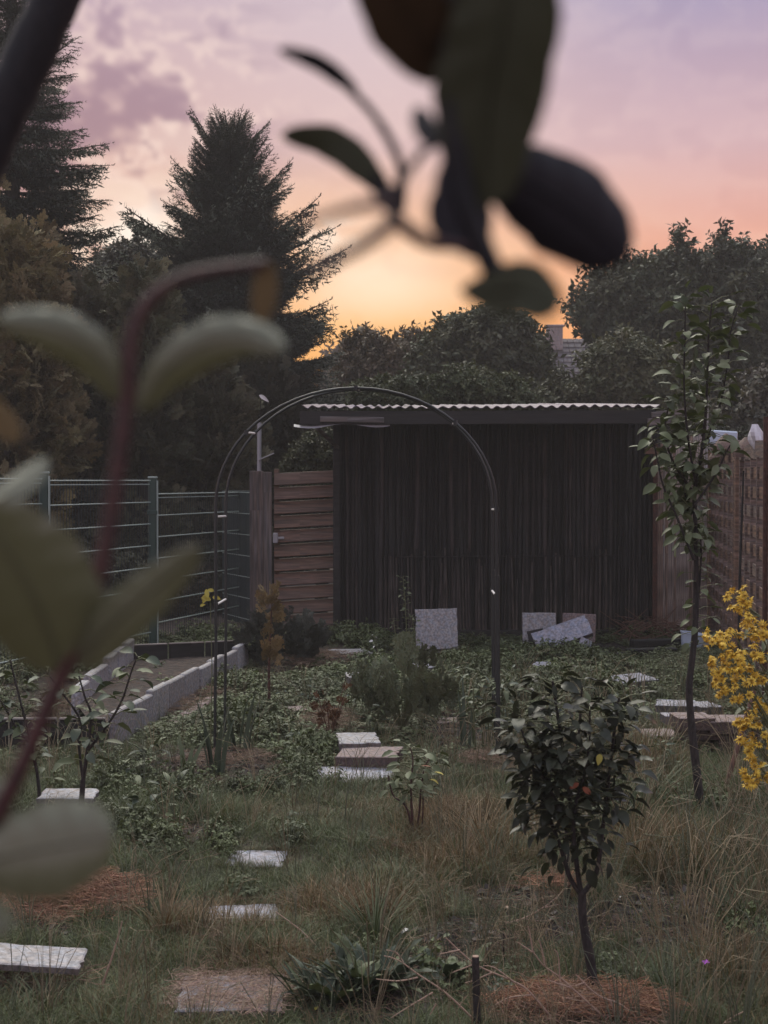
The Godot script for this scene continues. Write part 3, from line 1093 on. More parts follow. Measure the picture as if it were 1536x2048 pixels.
func spruce(called: String, label: String, px: float, d: float, outline: Array, top_y: float, base: Color, dense: float, sd: int) -> void:
	# outline: [pixel row, half width in pixels] from the top down
	rng.seed = sd
	var root := at(px, 960, d)
	root.y = 0
	var t := thing(called, label, "spruce", root)
	var H := at(px, top_y, d).y
	var mb := MB.new()
	mb.tube([Vector3(0, -0.2, 0), Vector3(0, H * 0.5, 0), Vector3(0.0, H, 0)], [0.16, 0.10, 0.012], 8)
	obj("trunk", mb.done(), M.tree_bark, t)
	var xs := []
	var cs := []
	var y := 0.35
	while y < H - 0.05:
		var row := (960.0 - (y - EYE.y) / d * FP)
		var hw := 10.0
		for k in outline.size() - 1:
			if row >= outline[k][0] and row <= outline[k + 1][0]:
				hw = lerpf(outline[k][1], outline[k + 1][1], (row - outline[k][0]) / (outline[k + 1][0] - outline[k][0]))
		if row > outline[-1][0]:
			hw = outline[-1][1]
		var R := hw / FP * d
		var f := y / H
		var n := int(dense * (7.0 + 5.0 * R))
		var turn := rf(0, TAU)
		for i in n:
			var a := turn + TAU * (i + rf(-0.3, 0.3)) / n
			var e := lerpf(-0.12, 0.95, pow(clampf((f - 0.25) / 0.75, 0, 1), 1.6)) + rf(-0.15, 0.15)
			var dir := Vector3(cos(a) * cos(e), sin(e), sin(a) * cos(e))
			var L := R * rf(0.72, 1.13) / maxf(cos(e), 0.55)
			if N2.get_noise_2d(a * 60.0 + sd, y * 90.0) > 0.28:
				L *= 0.72
			var outer := rng.randf() < 0.30
			L *= 1.12 if outer else 0.80
			xs.append(Transform3D(aim(dir, Vector3.UP + rdir() * 0.35) * Basis().scaled(Vector3(maxf(L, 0.4) * (0.62 if outer else 0.95), L, maxf(L, 0.5))), Vector3(0, y + rf(-0.07, 0.07), 0)))
			var g := rf(0.7, 1.25)
			cs.append(Color(base.r * g, base.g * g, base.b * g))
		y += rf(0.15, 0.21) / dense
	merged("crown", SPRUCE, xs, cs, M.needle, t)
func conifer(called: String, label: String, px: float, d: float, blobs_px: Array, n: int, size: float, base: Color, rise := 0.5, group := "conifers behind the rod fence") -> void:
	var root := at(px, 960, d)
	root.y = 0
	var t := thing(called, label, "conifer", root, group)
	var blobs := []
	for b in blobs_px:
		blobs.append(pblob(b[0], b[1], d + (b[4] if b.size() > 4 else 0.0), b[2], b[3], b[2] / FP * d, root))
		blobs[-1].append(1.0)
	var mb := MB.new()
	var top: Vector3 = blobs[0][0]
	mb.tube([Vector3(0, -0.2, 0), Vector3(top.x * 0.5, top.y * 0.6, 0), top], [0.10, 0.07, 0.02], 7)
	obj("trunk", mb.done(), M.tree_bark, t)
	crown(t, "crown", FAN, blobs, int(n * 2.3), size * 0.72, base, 0.8, M.needle, rise, -0.12)
func far_trees() -> void:
	rng.seed = 99
	# a house among the trees
	var hb := at(1120, 960, 46.0)
	hb.y = 0
	var h := thing("distant_house", "distant house with grey violet tiled roof showing between the trees", "house", hb)
	var mb := MB.new()
	mb.box(Transform3D(Basis(), Vector3(0.6, 1.9, -2.5)), Vector3(5.6, 3.8, 5.0), 0.02)
	obj("wall", mb.done(), M.house_wall, h)
	mb = MB.new()
	for k in 14:                                           # courses of tiles, each lapping the next
		var f := k / 14.0
		var g := (k + 1) / 14.0
		for q in 16:
			var wl := lerpf(-2.6, -0.9, f)
			var wr := lerpf(3.9, 1.9, f)
			var xa := lerpf(wl, wr, q / 16.0)
			var xb := lerpf(wl, wr, (q + 0.94) / 16.0)
			var tone := rf(0.8, 1.15)
			mb.col = Color(tone, tone, tone)
			var ya := lerpf(3.7, 6.15, f) + 0.05
			var yb := lerpf(3.7, 6.15, g)
			var za := lerpf(0.35, -2.5, f)
			var zb := lerpf(0.35, -2.5, g)
			mb.face([Vector3(xa, ya, za), Vector3(xb, ya, za), Vector3(xb, yb, zb), Vector3(xa, yb, zb)], Vector3(0, 0.7, 0.7))
			mb.face([Vector3(xa, ya, za), Vector3(xb, ya, za), Vector3(xb, ya - 0.06, za), Vector3(xa, ya - 0.06, za)], Vector3(0, 0, 1))
	mb.col = Color(0.9, 0.9, 0.9)
	mb.face([Vector3(-2.6, 3.69, 0.3), Vector3(-0.9, 6.12, -2.52), Vector3(-2.6, 3.69, -5.3)], Vector3(-1, 0.5, 0))
	mb.face([Vector3(3.9, 3.69, 0.3), Vector3(1.9, 6.12, -2.52), Vector3(3.9, 3.69, -5.3)], Vector3(1, 0.5, 0))
	mb.face([Vector3(-2.6, 3.69, -5.3), Vector3(3.9, 3.69, -5.3), Vector3(1.9, 6.12, -2.52), Vector3(-0.9, 6.12, -2.52)], Vector3(0, 0.5, -1))
	var roof := obj("roof", mb.done(), M.roof_tile, h)
	roof.set_meta("kind", "")
	roof.remove_meta("kind")
	mb = MB.new()
	mb.box(Transform3D(Basis(), Vector3(0.05, 6.1, -2.1)), Vector3(0.5, 0.75, 0.5), 0.02)
	mb.box(Transform3D(Basis(), Vector3(0.05, 6.5, -2.1)), Vector3(0.58, 0.08, 0.58), 0.02)
	obj("chimney", mb.done(), M.chimney, roof)
	for x in [-0.9, 2.0]:
		mb = MB.new()
		mb.box(Transform3D(Basis(), Vector3(x, 2.2, 0.02)), Vector3(0.9, 1.2, 0.08), 0.01)
		obj("window", mb.done(), M.dark_wood, h)

	# the two big spruces
	spruce("tall_spruce", "tall dark spruce at the left edge, its top above the photo", 28, 22.0, [[-900, 6], [-500, 40], [0, 110], [120, 140], [280, 175], [360, 205], [470, 215], [560, 190], [800, 230], [1000, 250]], -760, Color(0.035, 0.042, 0.030), 0.85, 11)
	spruce("rounded_spruce", "dark spruce with rounded top in front of the afterglow", 462, 24.0, [[262, 4], [280, 30], [310, 62], [360, 92], [410, 108], [470, 140], [540, 180], [600, 190], [660, 222], [740, 245], [900, 250]], 268, Color(0.032, 0.039, 0.030), 1.3, 12)
	rng.seed = 77
	# broad-leaved trees
	broad_tree("round_tree", "wide round dark broad leaved tree on the right behind the columnar tree", "tree", 1390, 30.0, [[1400, 655, 190, 150], [1300, 640, 100, 100, 0.0, 0.7], [1225, 605, 66, 80, 0.0, 0.32], [1385, 830, 175, 150], [1545, 650, 100, 130, 0.0, 0.7], [1160, 630, 40, 42, 0.0, 0.22], [1290, 800, 90, 100]], 3000, 0.44, Color(0.066, 0.074, 0.046), -0.22)
	broad_tree("domed_tree", "domed dark green tree rising over the middle of the shed roof", "tree", 985, 26.0, [[975, 745, 112, 106], [900, 760, 62, 78], [1040, 745, 40, 60], [990, 850, 120, 60]], 1800, 0.36, Color(0.068, 0.073, 0.044), -0.5)
	broad_tree("russet_tree", "low russet tinged tree right of the rounded spruce", "tree", 785, 29.0, [[790, 768, 82, 78], [845, 745, 50, 70], [735, 735, 45, 52], [770, 850, 90, 70]], 1200, 0.36, Color(0.098, 0.070, 0.046), -0.45)
	broad_tree("mid_bush", "olive green bush below the distant house", "bush", 1225, 23.5, [[1245, 775, 66, 80], [1160, 815, 66, 40], [1300, 790, 60, 80]], 1000, 0.30, Color(0.085, 0.088, 0.050), -0.5)
	broad_tree("pale_bush", "pale grey green bush at the right edge behind the fence", "bush", 1520, 18.5, [[1530, 830, 56, 75], [1500, 900, 60, 60]], 520, 0.26, Color(0.125, 0.120, 0.100), -0.5)
	broad_tree("roof_side_shrub", "light green shrub just over the left part of the shed roof", "shrub", 770, 17.6, [[760, 812, 48, 34], [812, 806, 36, 34]], 300, 0.17, Color(0.080, 0.095, 0.052), -0.6, "shrubs behind the shed roof")
	broad_tree("roof_side_shrub", "light green shrub with upright shoots over the middle of the shed roof", "shrub", 935, 17.8, [[895, 800, 40, 42], [955, 794, 52, 46], [1020, 806, 40, 34]], 440, 0.17, Color(0.085, 0.100, 0.056), -0.6, "shrubs behind the shed roof")
	broad_tree("haze_tree", "hazy pinkish tree far off between spruce and russet tree", "tree", 715, 60.0, [[715, 745, 42, 52], [690, 790, 40, 50]], 320, 0.7, Color(0.10, 0.075, 0.062), -0.5)
	broad_tree("grey_tree", "greyish leafy tree between the two spruces", "tree", 268, 27.0, [[262, 560, 56, 58], [330, 600, 52, 44], [250, 650, 85, 85]], 800, 0.34, Color(0.082, 0.078, 0.064), -0.4)
	# scale-leaved conifers behind the rod fence
	conifer("olive_conifer", "olive brown columnar conifer at the left edge behind the fence", 20, 16.6, [[20, 560, 82, 165], [40, 700, 105, 150], [30, 880, 125, 180], [20, 1050, 130, 120]], 1250, 0.36, Color(0.20, 0.175, 0.10))
	conifer("shaded_conifer", "dark grey green conifer right of the olive one", 168, 18.4, [[165, 720, 70, 150], [170, 880, 95, 170], [150, 1040, 110, 110]], 900, 0.36, Color(0.098, 0.096, 0.070))
	conifer("leaning_conifer", "green conifer with a pointed top behind the reddish stem", 285, 17.8, [[292, 640, 44, 95], [285, 780, 80, 130], [270, 930, 95, 140], [270, 1070, 100, 90]], 900, 0.34, Color(0.115, 0.120, 0.080))
	conifer("feathery_conifer", "broad feathery green conifer left of the arch top", 405, 18.6, [[400, 800, 60, 110], [430, 900, 92, 120], [380, 960, 95, 120], [410, 1080, 110, 80]], 950, 0.36, Color(0.125, 0.125, 0.085))
	conifer("dim_conifer", "dim conifer between the thin pole and the shed", 560, 20.0, [[545, 830, 56, 90], [575, 950, 80, 110], [520, 1010, 80, 110]], 620, 0.36, Color(0.060, 0.060, 0.046))
	broad_tree("gap_bush", "green bush seen over the slatted panel left of the shed", "bush", 640, 17.4, [[645, 915, 42, 48], [610, 945, 40, 40], [680, 950, 40, 60]], 420, 0.16, Color(0.085, 0.092, 0.050), -0.6)
	# low growth that closes the foot of the fence
	broad_tree("fence_foot_shrub", "brownish low shrub behind the foot of the middle rod fence", "shrub", 370, 17.2, [[360, 1190, 70, 55], [300, 1200, 60, 60]], 420, 0.16, Color(0.105, 0.080, 0.055), -0.6, "low shrubs behind the rod fence")
	broad_tree("fence_foot_shrub", "dark low shrub behind the fence below the feathery conifer", "shrub", 470, 17.6, [[470, 1210, 70, 60], [420, 1150, 60, 60]], 420, 0.16, Color(0.060, 0.062, 0.045), -0.6, "low shrubs behind the rod fence")
	broad_tree("fence_foot_shrub", "low shrub behind the left rod fence, half hidden by big leaf", "shrub", 160, 16.0, [[120, 1160, 90, 70], [220, 1180, 80, 70]], 420, 0.17, Color(0.065, 0.068, 0.046), -0.6, "low shrubs behind the rod fence")
	broad_tree("right_hedge", "dark hedge behind the woven fence", "hedge", 1480, 17.5, [[1440, 930, 80, 60], [1540, 960, 80, 90], [1420, 1060, 80, 120], [1530, 1090, 90, 120]], 800, 0.2, Color(0.042, 0.046, 0.032), -0.7)

# ---------------------------------------------------------------- metal arch
func arch() -> void:
	var base := gp(710, 1500)
	base.y = 0
	var t := thing("garden_arch", "dark metal rose arch of two hoops joined by pale clips", "arch", base)
	var d := -base.z
	var hoops := []
	for s in 2:
		var zz := 0.26 if s == 0 else -0.26
		var dd := d - zz
		var left := at(432 if s == 0 else 452, 1300, dd).x - base.x
		var right := at(992 if s == 0 else 984, 1300, dd).x - base.x
		var cx := (left + right) * 0.5
		var R := (right - left) * 0.5
		var spring := at(700, 1012, dd).y
		var top := at(705, 776 if s == 0 else 779, dd).y
		var pts := [Vector3(left - 0.012, -0.2, zz), Vector3(left, spring * 0.5, zz), Vector3(left, spring, zz)]
		for i in range(1, 28):
			var a := PI - PI * i / 28.0
			pts.append(Vector3(cx + cos(a) * R, spring + sin(a) * (top - spring), zz))
		pts.append_array([Vector3(right, spring, zz), Vector3(right + 0.006, spring * 0.5, zz), Vector3(right + 0.015, -0.2, zz)])
		hoops.append(pts)
		var rr := []
		for q in pts:
			rr.append(0.0085)
		var mb := MB.new()
		mb.tube(pts, rr, 7)
		obj("hoop", mb.done(), M.arch_metal, t)
		mb = MB.new()
		mb.tube([Vector3(right + 0.006, 1.02, zz), Vector3(right + 0.015, -0.2, zz)], [0.0135, 0.0135], 7)
		obj("ground_spike", mb.done(), M.arch_metal, t)
	# the cross pieces
	var A: Array = hoops[0]
	var B: Array = hoops[1]
	var pairs := []
	var spring_y: float = A[2].y
	pairs.append([A[2] + Vector3(0, -0.06, 0), B[2] + Vector3(0, -0.06, 0)])
	pairs.append([A[2] + Vector3(0, -0.55, 0), B[2] + Vector3(0, -0.55, 0)])
	for k in [8, 16, 23]:
		pairs.append([A[k], B[k]])
	pairs.append([A[30] + Vector3(0, -0.02, 0), B[30] + Vector3(0, -0.02, 0)])
	pairs.append([A[30] + Vector3(0, -0.5, 0), B[30] + Vector3(0, -0.5, 0)])
	for p in pairs:
		var mb := MB.new()
		mb.tube([p[0], p[1]], [0.0065, 0.0065], 6)
		obj("cross_piece", mb.done(), M.clip, t)
		for e in 2:
			mb = MB.new()
			mb.tube([p[e] + Vector3(0, -0.014, 0), p[e] + Vector3(0, 0.014, 0)], [0.0125, 0.0125], 6)
			obj("collar", mb.done(), M.arch_metal, t)
	# a climbing leaf that has yellowed on the left leg
	var yl := thing("yellowed_shoot", "yellowed leafy shoot on the left leg of the arch", "plant", Vector3(at(432, 1200, 8.3).x, 0, at(432, 1200, 8.3).z))
	var mb2 := MB.new()
	mb2.tube([Vector3(-0.03, 0.0, 0.03), Vector3(-0.02, 0.5, 0.03), Vector3(-0.03, 0.9, 0.02)], [0.004, 0.003, 0.002], 5)
	obj("stem", mb2.done(), M.stem_green, yl)
	for k in 7:
		var q := at([415, 422, 405, 428, 412, 400, 425][k], [1188, 1200, 1205, 1182, 1178, 1212, 1194][k], 8.27) - yl.position
		obj("leaf", LEAF[k % 4], M.yellow_leaf, yl, Transform3D(aim(Vector3(rf(-1, 1), rf(-0.8, 0.6), 0.4), Vector3(0, 0.5, 1)) * Basis().scaled(Vector3.ONE * rf(0.035, 0.06)), q))

# ---------------------------------------------------------------- raised bed of concrete boards
func edge_board(called: String, a: Vector3, b: Vector3, h: float, thick: float, m: Material, parent: Node, tilt := 0.0, sink := 0.12) -> void:
	var mb := MB.new()
	var v := b - a
	v.y = 0
	var B := Basis(v.normalized(), Vector3.UP, v.normalized().cross(Vector3.UP)) * Basis(Vector3(1, 0, 0), tilt)
	var g := rf(0.68, 1.12)
	mb.col = Color(g, g * rf(0.95, 1.0), g * rf(0.94, 1.02))
	mb.box(Transform3D(B, (a + b) * 0.5 + Vector3(0, (h - sink) * 0.5, 0)), Vector3(v.length() - 0.014, h + sink, thick), 0.008)
	obj(called, mb.done(), m, parent)
func raised_bed() -> void:
	rng.seed = 41
	var a := gp(222, 1498)
	var b := gp(492, 1336)
	var t := thing("raised_bed", "raised bed edged with upright grey concrete boards and dark planks", "raised bed", a)
	var v := b - a
	var n := 9
	for i in n:
		var p := v * (float(i) / n)
		var q := v * (float(i + 1) / n)
		var off := Vector3(rf(-0.012, 0.012), 0, 0)
		edge_board("edging_slab", p + off, q + off, 0.215 + rf(-0.02, 0.015), 0.05, M.concrete, t, rf(-0.05, 0.05))
	var c := gp(262, 1345) - a
	var bb := v + Vector3(-0.05, 0, -0.06)
	for i in 3:
		var p := c.lerp(bb, i / 3.0)
		var q := c.lerp(bb, (i + 1) / 3.0)
		edge_board("back_plank", p, q, 0.21 + rf(-0.01, 0.01), 0.04, M.dark_wood, t)
		edge_board("capping", p + Vector3(0, 0.213, 0.0), q + Vector3(0, 0.213, 0.0), 0.012, 0.05, M.grey_wood, t, 0.0, 0.0)
	var e := gp(150, 1442) - a
	for i in 6:
		var p := e.lerp(c, i / 6.0)
		var q := e.lerp(c, (i + 0.86) / 6.0)
		edge_board("edging_slab", p, q, 0.26 + rf(-0.05, 0.06), 0.06, M.concrete, t, rf(-0.06, 0.06))
	var f := gp(-80, 1500) - a
	for i in 3:
		var p := f.lerp(Vector3(-0.02, 0, 0.02), i / 3.0)
		var q := f.lerp(Vector3(-0.02, 0, 0.02), (i + 1) / 3.0)
		edge_board("front_plank", p, q, 0.17, 0.045, M.dark_wood, t)
		edge_board("capping", p + Vector3(0, 0.173, 0), q + Vector3(0, 0.173, 0), 0.012, 0.055, M.grey_wood, t, 0.0, 0.0)
	# soil in the bed
	var mb := MB.new()
	var rows := []
	for i in 12:
		var row := []
		for j in 9:
			var l := e.lerp(c, i / 11.0)
			var r := (v * (i / 11.0)) + Vector3(-0.04, 0, 0)
			var p := l.lerp(r, j / 8.0)
			p.y = 0.10 + 0.03 * N1.get_noise_2d(p.x * 300.0, p.z * 300.0)
			row.append(p)
		rows.append(row)
	mb.col = Color(2.0, 1.25, 0.95)
	mb.grid(rows, Vector3.UP)
	obj("mulch_bed", mb.done(), M.soil, t)
	# flat strips lying along its foot
	var st := gp(300, 1478)
	var en := gp(430, 1402)
	for i in 4:
		var p := st.lerp(en, i / 4.0)
		var q := st.lerp(en, (i + 0.94) / 4.0)
		var sb := MB.new()
		var w := q - p
		sb.box(Transform3D(Basis(w.normalized(), Vector3.UP, w.normalized().cross(Vector3.UP)), Vector3.ZERO), Vector3(w.length(), 0.05, 0.08), 0.01)
		var o := obj("kerb_strip", sb.done(), M.paver, self, Transform3D(Basis(Vector3(0, 0, 1), rf(-0.03, 0.03)), (p + q) * 0.5 + Vector3(rf(-0.02, 0.02), rf(-0.005, 0.01), 0)))
		tag(o, "narrow concrete strip lying at the foot of the raised bed, " + ["nearest the photographer", "second from the near end", "third from the near end", "farthest one"][i], "kerb strip", "strips along the raised bed")

# ---------------------------------------------------------------- slabs
func slab_mesh(w: float, d: float, h: float, rough := 0.08) -> ArrayMesh:
	var mb := MB.new()
	var n := 32
	var rim := []
	for i in n:
		var a := TAU * i / n
		var c := Vector2(cos(a), sin(a))
		var k := 1.0 / maxf(absf(c.x), absf(c.y))
		k = minf(k, 1.415)
		var j := 1.0 - rough * rng.randf() * (1.0 + (1.5 if rng.randf() < 0.12 else 0.0))
		rim.append(Vector3(c.x * k * w * 0.5 * j, 0, c.y * k * d * 0.5 * j))
	var rings := [[0.0, 0.0, 1.0], [0.0, -0.008, 1.0], [0.008, -h, 0.98]]
	var top := []
	for p in rim:
		top.append(p - p.normalized() * 0.006)
	var g := rf(0.92, 1.06)
	for i in n:
		var q: int = (i + 1) % n
		var f := g * rf(0.97, 1.03)
		mb.col = Color(f, f, f)
		mb.face([Vector3.ZERO, top[i], top[q]], Vector3.UP)
		mb.face([top[i], top[q], rim[q] + Vector3(0, -0.004, 0), rim[i] + Vector3(0, -0.004, 0)], Vector3.UP + rim[i].normalized())
		mb.col = Color(f * 0.42, f * 0.38, f * 0.35)  # shade painted into the slab sides as a darker, browner vertex colour
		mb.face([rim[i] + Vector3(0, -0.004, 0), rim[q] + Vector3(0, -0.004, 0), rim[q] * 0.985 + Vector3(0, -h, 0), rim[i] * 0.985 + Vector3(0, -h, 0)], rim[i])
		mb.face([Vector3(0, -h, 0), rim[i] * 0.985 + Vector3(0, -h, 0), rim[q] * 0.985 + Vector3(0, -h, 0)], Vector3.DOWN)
	return mb.done()
var stones := []
func slab(px: float, py: float, w: float, d: float, h: float, top: float, turn: float, m: Material, called: String, label: String, group: String, tilt := Vector2.ZERO) -> void:
	var p := gp(px, py, top)
	var B := Basis(Vector3.UP, turn) * Basis(Vector3(1, 0, 0), tilt.x) * Basis(Vector3(0, 0, 1), tilt.y)
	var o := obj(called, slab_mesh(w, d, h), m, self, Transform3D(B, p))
	tag(o, label, "slab" if called != "paver" else "paver", group)
	stones.append([p.x, p.z, w * 0.5, d * 0.5, turn])
func slabs() -> void:
	rng.seed = 314
	var G := "stepping slabs through the grass"
	slab(462, 1984, 0.315, 0.31, 0.05, 0.028, 0.04, M.pale_concrete, "stepping_slab", "straw covered stepping slab at the bottom edge, nearest in the row", G)
	slab(487, 1828, 0.26, 0.25, 0.05, 0.008, 0.12, M.pale_concrete, "stepping_slab", "pale stepping slab with grass over its front edge, above the straw covered one", G)
	slab(513, 1715, 0.25, 0.26, 0.05, 0.008, -0.05, M.pale_concrete, "stepping_slab", "pale stepping slab with a small torn front edge in the middle of the lawn", G)
	slab(606, 1630, 0.13, 0.14, 0.04, 0.012, 0.3, M.pale_concrete, "stepping_slab", "small pale slab nearly swallowed by grass left of the rose stems", G)
	slab(712, 1548, 0.42, 0.34, 0.05, 0.02, 0.02, M.pale_concrete, "stepping_slab", "large bright slab lowest of the three stacked steps in the middle", G, Vector2(0.05, 0))
	slab(738, 1503, 0.34, 0.36, 0.06, 0.08, -0.12, M.paver, "stepping_slab", "mauve grey slab in the middle of the three steps", G, Vector2(-0.02, 0.02))
	slab(716, 1475, 0.24, 0.36, 0.06, 0.10, 0.1, M.concrete, "stepping_slab", "narrow grey slab topmost of the three steps", G)
	slab(52, 1908, 0.36, 0.22, 0.022, 0.10, 0.10, M.concrete, "stepping_slab", "raised pale slab over a dark gap at the left edge", G, Vector2(-0.03, -0.10))
	slab(138, 1586, 0.26, 0.18, 0.025, 0.13, 0.0, M.concrete, "stepping_slab", "chalky slab lying high behind the left sapling stems", G, Vector2(0.05, 0.0))
	var F := "slabs lying in the far bed"
	slab(728, 1349, 0.27, 0.30, 0.05, 0.10, 0.1, M.concrete, "flat_slab", "flat grey slab on a dark hollow in the middle of the far bed", F)
	slab(848, 1330, 0.18, 0.3, 0.05, 0.06, 0.7, M.pale_concrete, "flat_slab", "small pale slab corner just before the square leaning slab", F)
	slab(700, 1302, 0.34, 0.36, 0.06, 0.05, 0.2, M.concrete, "flat_slab", "dull flat slab at the left foot of the shed", F)
	slab(1085, 1327, 0.16, 0.3, 0.04, 0.05, -0.3, M.pale_concrete, "flat_slab", "small bluish slab below the tilted broken slab", F)
	slab(1165, 1337, 0.26, 0.2, 0.04, 0.04, 0.1, M.concrete, "flat_slab", "thin grey slab strip in the weeds right of the small bluish slab", F)
	slab(1262, 1355, 0.31, 0.36, 0.05, 0.07, 0.25, M.pale_concrete, "flat_slab", "broad bluish slab left of the columnar tree trunk", F, Vector2(0.02, 0.05))
	slab(1352, 1405, 0.27, 0.28, 0.05, 0.07, -0.2, M.pale_concrete, "flat_slab", "bluish slab right behind the columnar tree trunk, above the pavers", F)
	slab(1410, 1408, 0.16, 0.26, 0.05, 0.07, 0.2, M.pale_concrete, "flat_slab", "small bluish slab just right of the columnar tree trunk", F)
	slab(595, 1416, 0.12, 0.2, 0.04, 0.03, 0.4, M.paver, "flat_slab", "small pinkish slab in the weeds by the rusty dry herb", F)
	slab(620, 1276, 0.17, 0.2, 0.04, 0.15, 0.5, M.pale_concrete, "flat_slab", "small pale slab upper one beside the brown conifer", F, Vector2(0, 0.12))
	slab(610, 1288, 0.19, 0.2, 0.04, 0.10, 0.4, M.pale_concrete, "flat_slab", "small pale slab lower one beside the brown conifer", F, Vector2(0, 0.15))
	slab(895, 1440, 0.14, 0.22, 0.04, 0.04, 0.0, M.paver, "flat_slab", "reddish paver sunk in the bed left of the grey green blades", F)
	var Q := "pavers stacked at the right"
	slab(1318, 1464, 0.22, 0.26, 0.07, 0.09, 0.05, M.paver, "paver", "left low reddish paver of the stack behind the tall trunk", Q)
	slab(1392, 1448, 0.24, 0.24, 0.07, 0.17, -0.04, M.paver, "paver", "reddish paver lying second from left in the stack", Q)
	slab(1384, 1430, 0.21, 0.22, 0.07, 0.23, 0.08, M.paver, "paver", "topmost dark edged paver of the stack", Q)
	slab(1462, 1436, 0.30, 0.26, 0.07, 0.21, 0.02, M.paver, "paver", "long reddish paver at the right end of the stack", Q)
	slab(1400, 1464, 0.26, 0.24, 0.09, 0.09, 0.1, M.paver, "paver", "dark paver at the bottom of the stack under the second one", Q)
	slab(1476, 1466, 0.28, 0.24, 0.12, 0.12, 0.0, M.paver, "paver", "dark paver supporting the right end of the stack", Q)
	slab(1345, 1428, 0.12, 0.14, 0.05, 0.16, 0.1, M.pale_concrete, "paver", "small bluish block left on the paver stack", Q)
func leaning_things() -> void:
	rng.seed = 55
	var put := func(called: String, label: String, px: float, py: float, d: float, w: float, h: float, th: float, roll: float, back: float, m: Material, yaw := 0.0):
		var p := at(px, py, d)
		var B := Basis(Vector3.UP, yaw) * Basis(Vector3(0, 0, 1), roll) * Basis(Vector3(1, 0, 0), -back)
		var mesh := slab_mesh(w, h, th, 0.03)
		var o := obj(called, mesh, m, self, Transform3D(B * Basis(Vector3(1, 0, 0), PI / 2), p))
		tag(o, label, "slab", "slabs leaning near the shed")
	put.call("leaning_slab", "square speckled concrete slab standing against the reeds, left of centre", 873, 1258, 13.45, 0.385, 0.37, 0.05, 0.03, 0.16, M.concrete)
	put.call("leaning_slab", "upright concrete slab with a dark wedge before its lower corner", 1079, 1258, 13.5, 0.31, 0.30, 0.05, 0.0, 0.12, M.concrete)
	put.call("leaning_slab", "dull slab standing behind the tilted broken slab", 1158, 1255, 13.6, 0.31, 0.26, 0.05, -0.05, 0.1, M.paver)
	put.call("leaning_slab", "tilted pale slab with a broken right corner lying on the others", 1124, 1266, 13.2, 0.52, 0.22, 0.06, 0.34, 0.75, M.pale_concrete)
	put.call("leaning_slab", "small dark slab wedged between the two pale ones", 1073, 1272, 13.35, 0.15, 0.12, 0.05, 0.22, 0.2, M.dark_wood)
	put.call("leaning_slab", "broken crumb of slab at the right end of the tilted slab", 1171, 1287, 13.1, 0.11, 0.10, 0.05, -0.4, 0.5, M.pale_concrete)
	# planks on the ground at the right foot of the shed
	for k in 3:
		var a: Array = [[1262, 1287, 1368, 1284], [1255, 1305, 1352, 1303], [1370, 1268, 1500, 1266]][k]
		var p := gp(a[0], a[1], 0.05)
		var q := gp(a[2], a[3], 0.05)
		var mb := MB.new()
		mb.box(Transform3D(aim(q - p, Vector3.UP), Vector3.ZERO), Vector3(0.09, (q - p).length(), 0.07), 0.008)
		tag(obj("ground_timber", mb.done(), [M.dark_wood, M.dark_wood, M.post_wood][k], self, Transform3D(Basis(), (p + q) * 0.5)), ["dark timber on the ground behind the pale tub", "dark timber nearest, before the brush heap", "timber edge along the foot of the woven fence"][k], "timber", "timbers by the brush heap")
	# pale tub
	var c := gp(1388, 1300)
	var tub := MB.new()
	var prof := [[0.11, 0.0], [0.125, 0.05], [0.14, 0.14], [0.15, 0.145], [0.15, 0.155], [0.135, 0.155], [0.12, 0.04], [0.0, 0.03]]
	for i in prof.size() - 1:
		for j in 20:
			var a0 := TAU * j / 20.0
			var a1 := TAU * (j + 1) / 20.0
			var f := func(k: int, an: float) -> Vector3: return Vector3(cos(an) * prof[k][0], prof[k][1], sin(an) * prof[k][0])
			var o := Vector3(cos(a0), 0.1, sin(a0)) * (1.0 if i < 4 else -1.0) + Vector3(0, 0.4 if i >= 3 else 0.0, 0)
			tub.face([f.call(i, a0), f.call(i, a1), f.call(i + 1, a1), f.call(i + 1, a0)], o)
	tag(obj("pale_tub", tub.done(), M.plastic_blue, self, Transform3D(Basis(Vector3(0, 0, 1), -0.15), c)), "pale blue plastic tub in the weeds left of the yellow flowers", "tub")
	# brush heap
	var hp := gp(1300, 1282)
	var bh := thing("brush_heap", "heap of thin dry brown twigs before the reed screen", "brush heap", hp)
	for i in 90:
		var mb := MB.new()
		var a := rf(0, TAU)
		var p := Vector3(rf(-0.28, 0.28), rf(0.0, 0.2), rf(-0.25, 0.25))
		var d := Vector3(cos(a), rf(-0.1, 0.75), sin(a) * 0.6).normalized() * rf(0.2, 0.5)
		mb.tube([p - d * 0.5, p + rdir() * 0.03, p + d * 0.5], [0.006, 0.005, 0.002], 4, false)
		obj("twig", mb.done(), M.cane, bh)
	# a pale curled scrap hanging before the spruce
	var sc := at(518, 790, 15.5)
	var mb3 := MB.new()
	leaf_shape(mb3, Transform3D(aim(Vector3(1, -0.55, 0), Vector3(0, 0.3, 1))), 0.13, 0.04, 0.3, 0.45, 6)
	var scrap := thing("pale_scrap", "small pale curled scrap on a twig left of the arch top", "scrap", sc)
	obj("curl", mb3.done(), M.clip, scrap)
	var mb4 := MB.new()
	mb4.tube([Vector3(0.02, -0.02, 0), Vector3(-0.02, -0.5, -0.3), Vector3(-0.05, -0.9, -0.9)], [0.004, 0.007, 0.012], 5)
	obj("twig", mb4.done(), M.bark, scrap)

